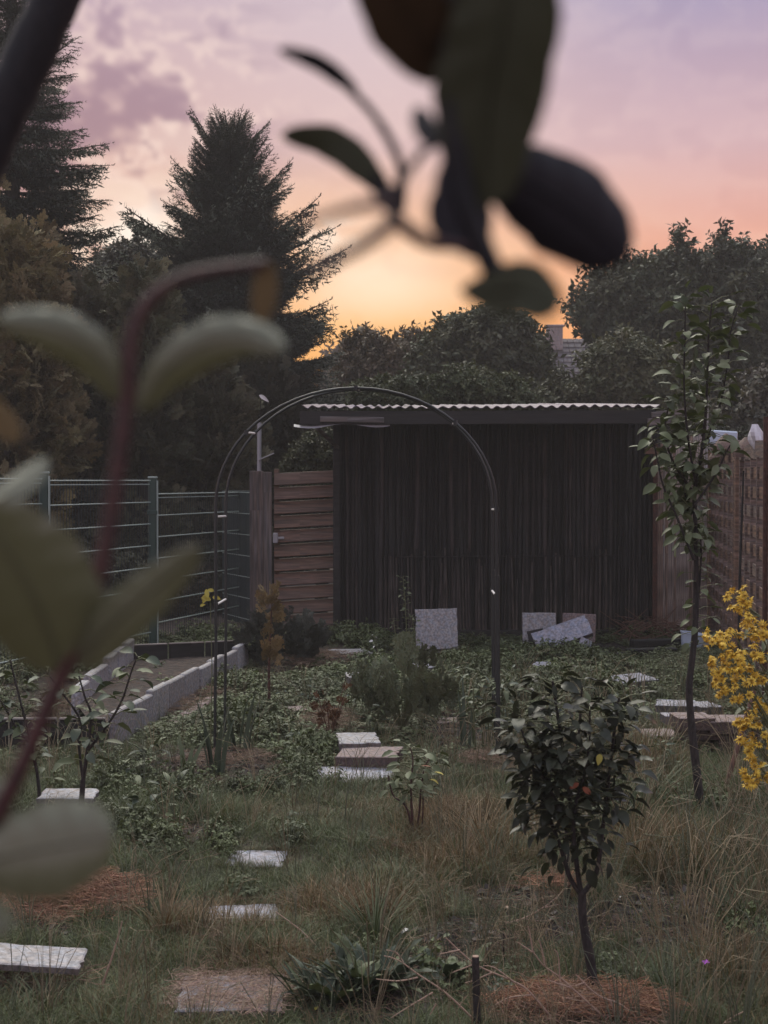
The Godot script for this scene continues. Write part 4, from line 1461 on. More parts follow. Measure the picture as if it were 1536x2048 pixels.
# ---------------------------------------------------------------- saplings and herbs
func stem(parent: Node3D, called: String, px: Array, d: float, r0: float, r1: float, m: Material, sides := 7) -> Array:
	# px: [x, y] or [x, y, nearer by]; a smooth stem through those points, root to tip
	var p := []
	for q in px:
		p.append(at(q[0], q[1], d - (q[2] if q.size() > 2 else 0.0)) - parent.position)
	var c := Curve3D.new()
	for i in p.size():
		var t: Vector3 = (p[mini(i + 1, p.size() - 1)] - p[maxi(i - 1, 0)]) * 0.17
		c.add_point(p[i], -t, t)
	var n := maxi(4, p.size() * 4)
	var pts := []
	var rr := []
	for i in n + 1:
		var u := float(i) / n
		pts.append(c.sample_baked(u * c.get_baked_length(), true))
		rr.append(lerpf(r0, r1, u) * rf(0.94, 1.06))
	var mb := MB.new()
	mb.tube(pts, rr, sides)
	obj(called, mb.done(), m, parent)
	return pts
func leaves_on(parent: Node3D, pts: Array, n: int, t0: float, t1: float, size: Array, shapes: Array, mats: Array, spread: float, droop: float, up := 0.7, petiole := MB.new(), squash := 1.0) -> MB:
	for i in n:
		var u := lerpf(t0, t1, (i + rf(0.0, 0.9)) / n)
		var k := u * (pts.size() - 1)
		var a: Vector3 = pts[int(k)].lerp(pts[mini(int(k) + 1, pts.size() - 1)], k - int(k))
		var an: float = i * 2.4 + rf(-0.5, 0.5)
		var o := Vector3(cos(an), rf(-0.15, 0.5), sin(an) * squash).normalized()
		var s := rf(size[0], size[1])
		var b := a + o * (spread * rf(0.15, 1.0) + 0.15 * s)
		petiole.tube([a, a.lerp(b, 0.6) + Vector3(0, 0.1 * s, 0), b], [0.0022, 0.0018, 0.0012], 4, false)
		var dir := (o + Vector3(0, -droop * rf(0.3, 1.3), 0)).normalized()
		var m: Material = mats[rng.randi() % mats.size()]
		obj("leaf", shapes[rng.randi() % shapes.size()], m, parent, Transform3D(aim(dir, Vector3.UP * up + rdir() * 0.55) * Basis().scaled(Vector3.ONE * s), b))
	return petiole
func spare_leaves(parent: Node3D, stems: Array, n: int, t0: float, size: Array, spread: float, c: Color) -> void:
	# the leaves past the three hundred that show largest, deeper in the crown
	var xs := []
	var cs := []
	for i in n:
		var pts: Array = stems[i % stems.size()]
		var k := rf(t0, 0.999) * (pts.size() - 1)
		var a: Vector3 = pts[int(k)].lerp(pts[int(k) + 1], k - int(k))
		var o := (rdir() + Vector3(0, 0.25, 0)).normalized()
		xs.append(Transform3D(aim((o + Vector3(0, -0.3, 0)), Vector3.UP + rdir() * 0.6) * Basis().scaled(Vector3.ONE * rf(size[0], size[1])), a + o * rf(0.01, spread)))
		var g := rf(0.7, 1.4)
		cs.append(Color(c.r * g, c.g * g, c.b * g))
	merged("inner_leaves", LEAF, xs, cs, M.broad, parent)
func pear() -> void:
	rng.seed = 202
	var b := gp(1402, 1640)
	var d := -b.z
	var t := thing("columnar_fruit_tree", "tall slender columnar fruit tree with arched oval leaves on the right", "tree", Vector3(b.x, gh(b.x, b.z), b.z))
	var pet := MB.new()
	var sh := LEAF
	var mats := [M.pear_leaf, M.pear_leaf, M.pear_leaf_pale]
	stem(t, "trunk", [[1403, 1650], [1395, 1560], [1384, 1460], [1378, 1380], [1390, 1260], [1392, 1100], [1388, 980]], d, 0.0215, 0.009, M.bark, 9)
	var main := stem(t, "leader", [[1388, 985], [1404, 900], [1412, 820], [1415, 740], [1418, 660], [1424, 606]], d, 0.009, 0.004, M.bark)
	var lower := stem(t, "branch", [[1392, 1290], [1396, 1200], [1402, 1120], [1400, 1050]], d, 0.008, 0.004, M.bark)
	var s1 := stem(t, "branch", [[1390, 960], [1374, 860], [1368, 760], [1370, 670], [1371, 590]], d - 0.05, 0.006, 0.003, M.bark)
	var s2 := stem(t, "branch", [[1404, 900], [1440, 810], [1455, 730], [1462, 660], [1478, 612]], d + 0.06, 0.006, 0.003, M.bark)
	var s3 := stem(t, "branch", [[1390, 990], [1345, 920], [1330, 860], [1340, 800]], d, 0.007, 0.003, M.bark)
	var s4 := stem(t, "branch", [[1388, 1120], [1352, 1030], [1326, 970], [1314, 915], [1304, 870]], d - 0.08, 0.007, 0.003, M.bark)
	var s5 := stem(t, "branch", [[1390, 1080], [1372, 1000], [1366, 930]], d + 0.05, 0.007, 0.004, M.bark)
	var s6 := stem(t, "branch", [[1390, 1010], [1430, 950], [1452, 905], [1468, 880]], d - 0.1, 0.006, 0.003, M.bark)
	var sz := [0.062, 0.092]
	leaves_on(t, main, 56, 0.0, 1.0, sz, sh, mats, 0.08, 0.15, 1.0, pet)
	leaves_on(t, s1, 36, 0.1, 1.0, sz, sh, mats, 0.05, 0.12, 1.0, pet)
	leaves_on(t, s2, 34, 0.1, 1.0, sz, sh, mats, 0.05, 0.12, 1.0, pet)
	leaves_on(t, s3, 26, 0.15, 1.0, sz, sh, mats, 0.04, 0.3, 1.0, pet)
	leaves_on(t, s4, 30, 0.1, 1.0, [0.055, 0.09], sh, mats, 0.03, 0.5, 0.8, pet)
	leaves_on(t, s5, 38, 0.0, 1.0, [0.06, 0.09], sh, mats, 0.05, 0.6, 0.8, pet)
	leaves_on(t, s6, 12, 0.2, 1.0, [0.06, 0.09], sh, mats, 0.03, 0.5, 0.8, pet)
	leaves_on(t, lower, 44, 0.0, 1.0, [0.04, 0.075], sh, mats, 0.075, 0.4, 0.8, pet)
	var tr := [at(1388, 1110, d) - t.position, at(1384, 980, d) - t.position, at(1404, 890, d) - t.position]
	leaves_on(t, tr, 34, 0.0, 1.0, [0.06, 0.09], sh, mats, 0.09, 0.6, 0.8, pet)
	obj("petioles", pet.done(), M.stem_green, t)
	spare_leaves(t, [main, s1, s2, s3, s5, tr], 170, 0.1, [0.05, 0.085], 0.09, Color(0.075, 0.095, 0.05))
	# pale tie stake in its crown
	var sp := at(1414, 800, d + 0.12)
	var mb := MB.new()
	mb.tube([Vector3(-0.005, -0.35, 0), Vector3(0, -0.1, 0), Vector3(0.0, 0.12, 0)], [0.008, 0.008, 0.007], 6)
	tag(obj("pale_tie_stick", mb.done(), M.plastic_white, self, Transform3D(Basis(), sp)), "pale lilac stick upright in the columnar tree crown", "stick")
	# cane leaning by the trunk
	var c0 := gp(1437, 1610)
	var c1 := at(1505, 1390, -c0.z + 0.1)
	mb = MB.new()
	mb.tube([c0 - Vector3(0.02, 0.1, 0), c0.lerp(c1, 0.5) + Vector3(0.006, 0, 0), c1 + (c1 - c0) * 0.1], [0.013, 0.012, 0.010], 7)
	tag(obj("leaning_cane", mb.done(), M.cane, self), "brown cane leaning to the right beside the columnar trunk", "cane")
func dark_sapling() -> void:
	rng.seed = 303
	var b := gp(1186, 2006)
	var d := -b.z
	var t := thing("dark_leaved_sapling", "dark leaved fruit sapling with a forked crown standing in straw", "sapling", Vector3(b.x, gh(b.x, b.z), b.z))
	var pet := MB.new()
	stem(t, "trunk", [[1192, 2012], [1180, 1920], [1166, 1840], [1164, 1785]], d, 0.0165, 0.012, M.bark, 10)
	var A := stem(t, "branch", [[1163, 1790], [1140, 1755], [1120, 1690], [1092, 1620], [1070, 1560], [1062, 1500]], d, 0.008, 0.004, M.bark)
	var B := stem(t, "branch", [[1163, 1790], [1155, 1740], [1145, 1650], [1135, 1560], [1120, 1460], [1105, 1362]], d, 0.0085, 0.004, M.bark)
	var C := stem(t, "branch", [[1165, 1788], [1193, 1745], [1205, 1660], [1215, 1580], [1225, 1490], [1238, 1395]], d - 0.02, 0.008, 0.004, M.bark)
	var D := stem(t, "branch", [[1148, 1690], [1150, 1620], [1175, 1520], [1180, 1420]], d - 0.05, 0.007, 0.003, M.bark)
	var E := stem(t, "branch", [[1130, 1640], [1090, 1560], [1050, 1480], [1040, 1430]], d - 0.04, 0.006, 0.003, M.bark)
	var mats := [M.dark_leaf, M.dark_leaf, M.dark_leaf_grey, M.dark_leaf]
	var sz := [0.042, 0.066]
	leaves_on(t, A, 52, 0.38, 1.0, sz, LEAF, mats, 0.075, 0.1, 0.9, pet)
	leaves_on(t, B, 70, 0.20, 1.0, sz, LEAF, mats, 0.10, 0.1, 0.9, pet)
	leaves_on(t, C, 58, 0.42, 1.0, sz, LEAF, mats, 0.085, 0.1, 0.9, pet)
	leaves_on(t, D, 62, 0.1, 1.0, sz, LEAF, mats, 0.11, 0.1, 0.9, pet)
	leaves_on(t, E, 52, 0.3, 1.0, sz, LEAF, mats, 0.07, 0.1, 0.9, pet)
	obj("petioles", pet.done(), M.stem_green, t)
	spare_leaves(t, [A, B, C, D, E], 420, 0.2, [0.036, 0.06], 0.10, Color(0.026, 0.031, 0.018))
	for k in 3:
		var q := at([1158, 1165, 1200, 1258, 1176][k], [1566, 1574, 1508, 1540, 1596][k], d - 0.12) - t.position
		var l := obj("leaf", LEAF[k % 4], M.rust_leaf if k != 2 else M.yellow_leaf, t, Transform3D(aim(Vector3(rf(-1, 1), -0.4, 0.5), Vector3(0, 0.4, 1)) * Basis().scaled(Vector3.ONE * 0.034), q))
		if k == 0:
			l.set_meta("label", "rust red withered leaf")
	# second slimmer sapling just behind it
	var b2 := gp(1137, 1806)
	var t2 := thing("slim_sapling", "slim sapling stem close behind the dark leaved one", "sapling", Vector3(b2.x, gh(b2.x, b2.z), b2.z))
	var pet2 := MB.new()
	var S := stem(t2, "trunk", [[1137, 1815], [1136, 1740], [1134, 1640], [1150, 1540], [1160, 1440], [1164, 1372]], -b2.z, 0.011, 0.004, M.bark)
	leaves_on(t2, S, 42, 0.3, 1.0, [0.06, 0.09], LEAF, [M.dark_leaf, M.green_leaf], 0.07, 0.5, 0.6, pet2)
	obj("petioles", pet2.done(), M.stem_green, t2)
func left_saplings() -> void:
	rng.seed = 404
	var b := gp(150, 1774)
	var d := -b.z
	var t := thing("left_sapling", "young fruit sapling with light green leaves in a reddish straw ring", "sapling", Vector3(b.x, gh(b.x, b.z), b.z))
	var pet := MB.new()
	stem(t, "trunk", [[148, 1780], [156, 1700], [162, 1620], [166, 1560]], d, 0.016, 0.010, M.bark, 8)
	var A := stem(t, "branch", [[166, 1562], [176, 1490], [182, 1430], [170, 1395], [158, 1352]], d, 0.008, 0.003, M.bark)
	var B := stem(t, "branch", [[176, 1500], [215, 1450], [244, 1400], [262, 1345], [275, 1312]], d, 0.006, 0.003, M.bark)
	var C := stem(t, "branch", [[166, 1562], [158, 1490], [160, 1440], [120, 1380], [90, 1340]], d + 0.06, 0.006, 0.003, M.bark)
	var mats := [M.green_leaf, M.blue_leaf, M.pear_leaf_pale]
	leaves_on(t, A, 22, 0.15, 1.0, [0.055, 0.08], LEAF, mats, 0.05, 0.15, 0.9, pet)
	leaves_on(t, B, 26, 0.1, 1.0, [0.055, 0.085], LEAF, mats, 0.05, 0.1, 0.9, pet)
	leaves_on(t, C, 16, 0.1, 1.0, [0.055, 0.08], LEAF, mats, 0.04, 0.1, 0.9, pet)
	obj("petioles", pet.done(), M.stem_green, t)
	var b2 := gp(36, 1620)
	var t2 := thing("bluish_sapling", "bluish leaved sapling at the left edge, behind the reddish stem", "sapling", Vector3(b2.x, gh(b2.x, b2.z), b2.z))
	var pet2 := MB.new()
	var S := stem(t2, "trunk", [[80, 1640], [76, 1560], [60, 1480], [40, 1400], [20, 1320]], -b2.z, 0.010, 0.004, M.bark)
	var S2 := stem(t2, "branch", [[62, 1490], [30, 1450], [0, 1400], [-30, 1370]], -b2.z, 0.006, 0.003, M.bark)
	leaves_on(t2, S, 34, 0.25, 1.0, [0.06, 0.09], LEAF, [M.blue_leaf, M.green_leaf], 0.07, 0.15, 0.9, pet2)
	leaves_on(t2, S2, 18, 0.2, 1.0, [0.06, 0.09], LEAF, [M.blue_leaf], 0.05, 0.15, 0.9, pet2)
	obj("petioles", pet2.done(), M.stem_green, t2)
	# leafy weeds round its foot
	for k in 5:
		var p := gp([290, 345, 250, 300, 80][k], [1640, 1610, 1560, 1520, 1500][k])
		var w := thing("leafy_weed", ["dark broad leaved weed at the lower right of the left sapling", "broad leaved weed in the lawn above the second stepping slab", "bluish weed between the left sapling and the raised bed", "weed with pale veins at the near corner of the raised bed", "weed behind the left sapling by the front plank"][k], "weed", Vector3(p.x, gh(p.x, p.z), p.z), "leafy weeds round the left sapling")
		for i in 16:
			var an: float = i * 2.4
			var l := rf(0.06, 0.11)
			obj("leaf", LEAF[i % 4] if k % 2 == 0 else NARROW[i % 3], [M.dock_leaf, M.green_leaf][i % 2], w, Transform3D(aim(Vector3(cos(an), rf(0.3, 1.3), sin(an)), Vector3.UP + rdir() * 0.2) * Basis().scaled(Vector3.ONE * l), Vector3(cos(an) * 0.05, rf(0.0, 0.10), sin(an) * 0.05)))
func blades(called: String, label: String, px: float, py: float, n: int, h: float, w: float, m: Material, group := "", lean := 0.18) -> void:
	var p := gp(px, py)
	var t := thing(called, label, "plant", Vector3(p.x, gh(p.x, p.z) - 0.02, p.z), group)
	for i in n:
		var L := h * rf(0.6, 1.05)
		var a := rf(0, TAU)
		var o := Vector3(cos(a), 0, sin(a))
		var b := o * rf(0.0, 0.06)
		var mb := MB.new()
		var rows := []
		var side := o.cross(Vector3.UP).rotated(Vector3.UP, rf(-0.7, 0.7))
		for j in 7:
			var u := j / 6.0
			var q := b + o * lean * L * u * u * rf(0.95, 1.05) + Vector3(0, L * (u - 0.1 * u * u), 0)
			var ww := w * 0.5 * (1.0 - pow(u, 3.0) * 0.96)
			rows.append([q - side * ww, q + o * ww * 0.35, q + side * ww])
		var g := rf(0.8, 1.2)
		mb.col = Color(g, g, g)
		mb.grid(rows, (o + Vector3.UP * 0.5).normalized())
		obj("blade", mb.done(), m, t)
func small_plants() -> void:
	rng.seed = 505
	# sword-leaved plants by the arch legs
	blades("sword_leaved_plant", "sword leaved plant at the left foot of the arch", 432, 1548, 9, 0.50, 0.032, M.blue_leaf, "sword leaved plants by the arch")
	blades("sword_leaved_plant", "smaller sword leaved plant left of the arch foot", 375, 1560, 6, 0.30, 0.034, M.green_leaf, "sword leaved plants by the arch", 0.4)
	blades("sword_leaved_plant", "tall bluish sword leaved plant right of the arch's left foot", 478, 1515, 9, 0.48, 0.030, M.blue_leaf, "sword leaved plants by the arch")
	blades("sword_leaved_plant", "thin upright sword leaved plant left of the arch's right foot", 930, 1510, 6, 0.52, 0.024, M.blue_leaf, "sword leaved plants by the arch", 0.08)
	blades("sword_leaved_plant", "second thin sword leaved plant close to the arch's right foot", 962, 1500, 4, 0.44, 0.02, M.green_leaf, "sword leaved plants by the arch", 0.08)
	# ribbed shrub canes at the right foot of the arch
	var bp := gp(985, 1508)
	var sc := thing("upright_herb", "upright green herb round the right foot of the arch", "herb", Vector3(bp.x, gh(bp.x, bp.z), bp.z))
	var pet := MB.new()
	for k in 7:
		var x0: float = [952, 968, 980, 1000, 1012, 990, 1020][k]
		var S := stem(sc, "stalk", [[x0, 1512], [x0 - 4, 1440], [x0 + rf(-18, 14), 1370], [x0 + rf(-24, 18), 1340 + 8 * k]], -bp.z + rf(-0.1, 0.1), 0.006, 0.002, M.stem_green, 5)
		leaves_on(sc, S, 18, 0.3, 1.0, [0.05, 0.09], NARROW, [M.green_leaf, M.blue_leaf], 0.02, 0.0, 0.8, pet)
	obj("petioles", pet.done(), M.stem_green, sc)
	# feathery bush in the middle
	var fp := gp(805, 1468)
	var fb := thing("feathery_bush", "rounded feathery green bush in the middle of the bed", "bush", Vector3(fp.x, gh(fp.x, fp.z), fp.z))
	for k in 26:
		var a := rf(0, TAU)
		var o := Vector3(cos(a) * rf(0.1, 0.5), rf(0.5, 1.0), sin(a) * rf(0.1, 0.5)).normalized() * rf(0.28, 0.42)
		var mb := MB.new()
		mb.tube([Vector3.ZERO, o * 0.5 + Vector3(0, 0.03, 0), o], [0.006, 0.004, 0.002], 4, false)
		obj("stalk", mb.done(), M.stem_green, fb)
	var xs := []
	var cs := []
	for i in 70:
		var dd := rdir()
		var p := Vector3(dd.x * 0.27, 0.15 + dd.y * 0.13, dd.z * 0.25) * pow(rng.randf(), 0.4) * (1.0 + 0.8 * N2.get_noise_3d(dd.x * 120.0, dd.y * 120.0, dd.z * 120.0))
		xs.append(Transform3D(aim((dd * 0.8 + Vector3.UP * 1.6 + rdir() * 0.5), rdir()) * Basis().scaled(Vector3.ONE * rf(0.12, 0.24)), p + Vector3(0, 0.04, 0)))
		var g := rf(0.7, 1.3)
		cs.append(Color(0.15 * g, 0.172 * g, 0.108 * g))
	merged("foliage", FAN, xs, cs, M.needle, fb)
	# dried rusty herb
	var rp := gp(660, 1478)
	var rh := thing("rusty_dry_herb", "dried rusty brown herb left of the three steps", "herb", Vector3(rp.x, gh(rp.x, rp.z), rp.z))
	xs = []; cs = []
	for k in 10:
		var o := Vector3(rf(-0.13, 0.13), rf(0.16, 0.36), rf(-0.1, 0.1))
		var mb := MB.new()
		mb.tube([Vector3.ZERO, o * 0.5, o], [0.004, 0.003, 0.002], 4, false)
		obj("stalk", mb.done(), M.cane, rh)
		for i in 4:
			xs.append(Transform3D(aim(rdir() + Vector3.UP * 0.8, rdir()) * Basis().scaled(Vector3.ONE * rf(0.04, 0.07)), o * rf(0.4, 1.0) + rdir() * 0.03))
			var g := rf(0.7, 1.3)
			cs.append(Color(0.17 * g, 0.085 * g, 0.045 * g))
	merged("seed_heads", FAN, xs, cs, M.needle, rh)
	# brown young conifer
	var cp := gp(540, 1410)
	var yc := thing("browned_young_conifer", "small browned conifer with a reddish trunk before the slatted panel", "conifer", Vector3(cp.x, gh(cp.x, cp.z), cp.z))
	stem(yc, "trunk", [[539, 1414], [538, 1340], [541, 1260], [545, 1180]], -cp.z, 0.012, 0.003, M.rust)
	xs = []; cs = []
	for i in 56:
		var f := pow(rng.randf(), 0.8)
		var yy := lerpf(0.24, 0.74, f)
		var a := rf(0, TAU)
		var r := 0.075 * pow(sin(PI * clampf(1.02 - f, 0.03, 0.9)), 0.8)
		var o := Vector3(cos(a), 0, sin(a))
		if rng.randf() < 0.3:
			continue
		xs.append(Transform3D(aim(o * 0.75 + Vector3.UP * rf(0.8, 1.5), rdir()) * Basis().scaled(Vector3.ONE * rf(0.08, 0.14)), o * r * rf(0.1, 0.7) + Vector3(0, yy, 0)))
		var g := rf(0.75, 1.3)
		cs.append(Color(0.27 * g, 0.205 * g, 0.11 * g))
	merged("sprays", FAN, xs, cs, M.needle, yc)
	# greyish low bush behind it
	var lp := gp(560, 1335)
	var lb := thing("grey_low_bush", "grey green low bush behind the browned conifer", "bush", Vector3(lp.x, gh(lp.x, lp.z), lp.z))
	xs = []; cs = []
	for i in 180:
		var dd := rdir()
		xs.append(Transform3D(aim(dd + Vector3.UP, rdir()) * Basis().scaled(Vector3.ONE * rf(0.12, 0.19)), Vector3(dd.x * 0.30, 0.17 + dd.y * 0.17, dd.z * 0.22) * pow(rng.randf(), 0.3) + Vector3(0, 0.04, 0)))
		var g := rf(0.7, 1.3)
		cs.append(Color(0.075 * g, 0.082 * g, 0.072 * g))
	merged("foliage", FAN, xs, cs, M.needle, lb)
	# tall pale weeds by the leaning slab
	for k in 4:
		var q: Array = [[806, 1316, 1152], [786, 1320, 1236], [824, 1322, 1230], [748, 1316, 1270]][k]
		var p := gp(q[0], q[1])
		var w := thing("tall_weed", ["tallest pale seeding weed left of the square leaning slab", "short side stalked weed left of the tallest one", "pale weed touching the left edge of the square slab", "small weed with one white bloom farther left"][k], "weed", Vector3(p.x, gh(p.x, p.z), p.z), "pale weeds before the reeds")
		var pt := MB.new()
		var S := stem(w, "stalk", [[q[0] + 8, q[1] + 2], [q[0] + 6, (q[1] + q[2]) * 0.5], [q[0], q[2]]], -p.z, 0.006, 0.002, M.stem_green, 5)
		leaves_on(w, S, int((q[1] - q[2]) / 3.4), 0.1, 1.0, [0.022, 0.045], LEAF, [M.pear_leaf_pale, M.pear_leaf_pale, M.clip] if k == 3 else [M.pear_leaf_pale, M.green_leaf], 0.03, 0.1, 0.6, pt)
		obj("petioles", pt.done(), M.stem_green, w)
	# thin wispy weeds through the bed
	for k in 10:
		var q: Array = [[700, 1440, 1352], [615, 1400, 1330], [880, 1452, 1350], [745, 1480, 1400], [1010, 1420, 1318], [600, 1500, 1428], [560, 1450, 1372], [905, 1400, 1316], [1240, 1440, 1340], [1330, 1560, 1470]][k]
		var p := gp(q[0], q[1])
		var w := thing("wispy_weed", ["wispy green weed left of the feathery bush", "wispy weed right of the browned conifer trunk", "wispy weed at the right side of the feathery bush", "wispy weed just over the topmost of the three steps", "wispy weed behind the right arch leg", "wispy weed left of the three steps", "wispy weed under the browned conifer", "wispy weed behind the thin sword leaved plant", "wispy weed right behind the dark sapling crown", "wispy weed between dark sapling and columnar trunk"][k], "weed", Vector3(p.x, gh(p.x, p.z), p.z), "wispy weeds in the bed")
		var pt := MB.new()
		for j in 5:
			var S := stem(w, "stalk", [[q[0] + rf(-5, 5), q[1] + 2], [q[0] + rf(-14, 14), (q[1] + q[2]) * 0.5], [q[0] + rf(-30, 30), q[2] + rf(0, 26)]], -p.z + rf(-0.08, 0.08), 0.004, 0.0015, M.stem_green, 4)
			leaves_on(w, S, 11, 0.15, 1.0, [0.03, 0.06], NARROW, [M.green_leaf, M.blue_leaf, M.pear_leaf], 0.015, 0.0, 0.7, pt)
		obj("petioles", pt.done(), M.stem_green, w)
	# rose in the middle of the lawn
	var rb := gp(826, 1682)
	var d := -rb.z
	var ro := thing("young_rose", "young rose with bare reddish stems and a leafy top", "rose bush", Vector3(rb.x, gh(rb.x, rb.z), rb.z))
	var pt2 := MB.new()
	var S1 := stem(ro, "stem", [[824, 1688], [818, 1630], [806, 1606], [786, 1590], [776, 1550]], d, 0.006, 0.003, M.red_bark)
	var S2 := stem(ro, "stem", [[826, 1688], [824, 1630], [822, 1570], [826, 1520], [820, 1495]], d - 0.03, 0.007, 0.003, M.red_bark)
	var S3 := stem(ro, "stem", [[829, 1688], [838, 1630], [842, 1580], [848, 1540], [860, 1515]], d + 0.02, 0.006, 0.003, M.red_bark)
	stem(ro, "stem", [[843, 1690], [846, 1620], [846, 1575]], d + 0.05, 0.004, 0.003, M.red_bark)
	leaves_on(ro, S1, 6, 0.75, 1.0, [0.035, 0.055], LEAF, [M.green_leaf], 0.03, 0.3, 0.9, pt2)
	leaves_on(ro, S2, 34, 0.5, 1.0, [0.04, 0.065], LEAF, [M.green_leaf, M.pear_leaf], 0.08, 0.2, 0.9, pt2)
	leaves_on(ro, S3, 30, 0.5, 1.0, [0.04, 0.065], LEAF, [M.green_leaf, M.pear_leaf], 0.09, 0.2, 0.9, pt2)
	obj("petioles", pt2.done(), M.stem_green, ro)
	for k in 3:
		obj("leaf", LEAF[k], M.yellow_leaf if k else M.rust_leaf, ro, Transform3D(aim(Vector3(1, 0.1, 0.4), Vector3.UP) * Basis().scaled(Vector3.ONE * 0.045), at([842, 868, 858][k], [1532, 1545, 1560][k], d - 0.1) - ro.position))
	# docks at the bottom
	for k in 3:
		var q: Array = [[745, 1990, 26, 0.12, 0.21], [665, 2010, 16, 0.10, 0.18], [905, 1960, 8, 0.10, 0.17]][k]
		var p := gp(q[0], q[1])
		var w := thing("dock_plant", ["large dark broad leaved dock in the middle of the bottom edge", "smaller broad leaved dock by the straw covered slab", "dock with two pale leaves left of the cut stake"][k], "weed", Vector3(p.x, gh(p.x, p.z), p.z), "broad leaved docks")
		for i in q[2]:
			var an: float = i * 2.4 + rf(-0.3, 0.3)
			var rise := rf(0.3, 2.2)
			var L := rf(q[3], q[4])
			var mb := MB.new()
			leaf_shape(mb, Transform3D(), L, L * rf(0.26, 0.38), 0.25, rf(0.1, 0.55), 8, 0.85, 1.0, 2)
			obj("leaf", mb.done(), [M.dock_leaf, M.dock_leaf, M.green_leaf][i % 3], w, Transform3D(aim(Vector3(cos(an), rise, sin(an)), Vector3.UP + rdir() * 0.2), Vector3(cos(an) * 0.03, 0.01, sin(an) * 0.03)))
		if k < 2:
			for i in 34:
				var an := rf(0, TAU)
				obj("blade", NARROW[i % 3], [M.dock_leaf, M.green_leaf, M.dock_leaf][i % 3], w, Transform3D(aim(Vector3(cos(an), rf(0.7, 2.4), sin(an)), Vector3.UP + rdir() * 0.3) * Basis().scaled(Vector3(0.035, 0.035, 0.035) + Vector3(0.0, 1, 0.3) * rf(0.08, 0.2)), Vector3(cos(an) * rf(0, 0.10), 0.0, sin(an) * rf(0, 0.10))))
	# rank grass clumps near the lens
	for k in 7:
		blades("grass_clump", ["rank grass clump behind the large dock, in the middle foreground", "grass clump at the right edge below the pale curved stalk", "dry leaning grass clump left of the second stepping slab", "tall grass clump behind the dark sapling, right of its crown", "grass clump in the bottom left corner under the raised slab", "grass clump among the violet flowers", "grass clump between the rose and the dark sapling"][k], [750, 1470, 330, 1290, 90, 1330, 960][k], [1890, 1860, 1860, 1640, 2010, 1985, 1700][k], [70, 46, 40, 60, 44, 60, 50][k], [0.26, 0.24, 0.2, 0.34, 0.13, 0.17, 0.26][k], 0.0048, [M.green_leaf, M.green_leaf, M.straw_blade, M.green_leaf, M.green_leaf, M.green_leaf, M.straw_blade][k], "rank grass clumps", 0.75)
	# low yellowish clump with white specks, right of the cut stake
	var yp := gp(1035, 1985)
	var yl := thing("yellowish_clump", "low yellowish green clump behind the cut stake", "plant", Vector3(yp.x, gh(yp.x, yp.z), yp.z))
	xs = []; cs = []
	for i in 60:
		var p := Vector3(rf(-0.085, 0.085), 0, rf(-0.09, 0.09))
		xs.append(Transform3D(Basis(Vector3.UP, rf(0, 6)).scaled(Vector3.ONE * rf(0.035, 0.06)), p))
		var g := rf(0.7, 1.3)
		cs.append(Color(0.15 * g, 0.14 * g, 0.05 * g) if p.x > -0.02 else Color(0.13 * g, 0.16 * g, 0.13 * g))
	merged("foliage", HERB, xs, cs, M.broad, yl)
	# violet flowers
	for k in 2:
		var q := at([1412, 1490][k], [1924, 2040][k], [4.55, 4.25][k])
		var vf := thing("violet_flower", ["small violet flower in the weeds at the right", "small violet flower at the bottom right corner"][k], "flower", Vector3(q.x, gh(q.x, q.z), q.z), "violet flowers")
		var mb := MB.new()
		mb.tube([Vector3(0.01, 0, 0), Vector3(0, q.y - vf.position.y, 0)], [0.002, 0.0015], 5)
		obj("stalk", mb.done(), M.stem_green, vf)
		for i in 6:
			var an := TAU * i / 6.0
			obj("petal", LEAF[i % 4], M.violet, vf, Transform3D(aim(Vector3(cos(an), rf(-0.2, 0.6), sin(an)), Vector3.UP + Vector3(0, 0, 1)) * Basis().scaled(Vector3.ONE * 0.013), Vector3(0, q.y - vf.position.y, 0)))
	# pale toadstool-like seed heads at the left corner
	for k in 2:
		var q := at([12, 44][k], [1948, 1946][k], 4.55)
		var sh := thing("pale_seed_head", ["left one of two pale round seed heads in the left corner", "right one of two pale round seed heads, on a bent stalk"][k], "seed head", Vector3(q.x, gh(q.x, q.z), q.z), "pale seed heads")
		var mb := MB.new()
		mb.tube([Vector3(-0.02 * k - 0.003, 0, 0), Vector3(-0.012 * k, (q.y - sh.position.y) * 0.7, 0), Vector3(0, q.y - sh.position.y, 0)], [0.002, 0.002, 0.0016], 5)
		obj("stalk", mb.done(), M.twig_pale, sh)
		mb = MB.new()
		mb.tube([Vector3(0, -0.007, 0), Vector3(0, -0.004, 0), Vector3(0, 0.001, 0), Vector3(0, 0.005, 0), Vector3(0, 0.007, 0)], [0.002, 0.006, 0.0075, 0.005, 0.001], 8)
		obj("head", mb.done(), M.twig_pale, sh, Transform3D(Basis(), Vector3(0, q.y - sh.position.y, 0)))
	# the cut stake and the thin stick behind it
	var st := gp(957, 2062)
	var top := at(951, 1914, -st.z - 0.02)
	var mb5 := MB.new()
	mb5.tube([st - Vector3(0, 0.1, 0), top], [0.0115, 0.0105], 9)
	var so := obj("cut_stake", mb5.done(), M.bark, self)
	tag(so, "short dark cut stake standing at the bottom right of centre", "stake")
	mb5 = MB.new()
	mb5.tube([top + Vector3(0, 0.0005, 0), top + Vector3(0, 0.003, 0)], [0.0095, 0.009], 9)
	obj("cut_end", mb5.done(), M.twig_pale, so)
	var s3 := gp(1008, 1950)
	mb5 = MB.new()
	mb5.tube([s3 - Vector3(0, 0.05, 0), at(1007, 1866, -s3.z)], [0.0035, 0.003], 6)
	tag(obj("thin_stick", mb5.done(), M.bark, self), "thin dark stick behind the cut stake", "stick")

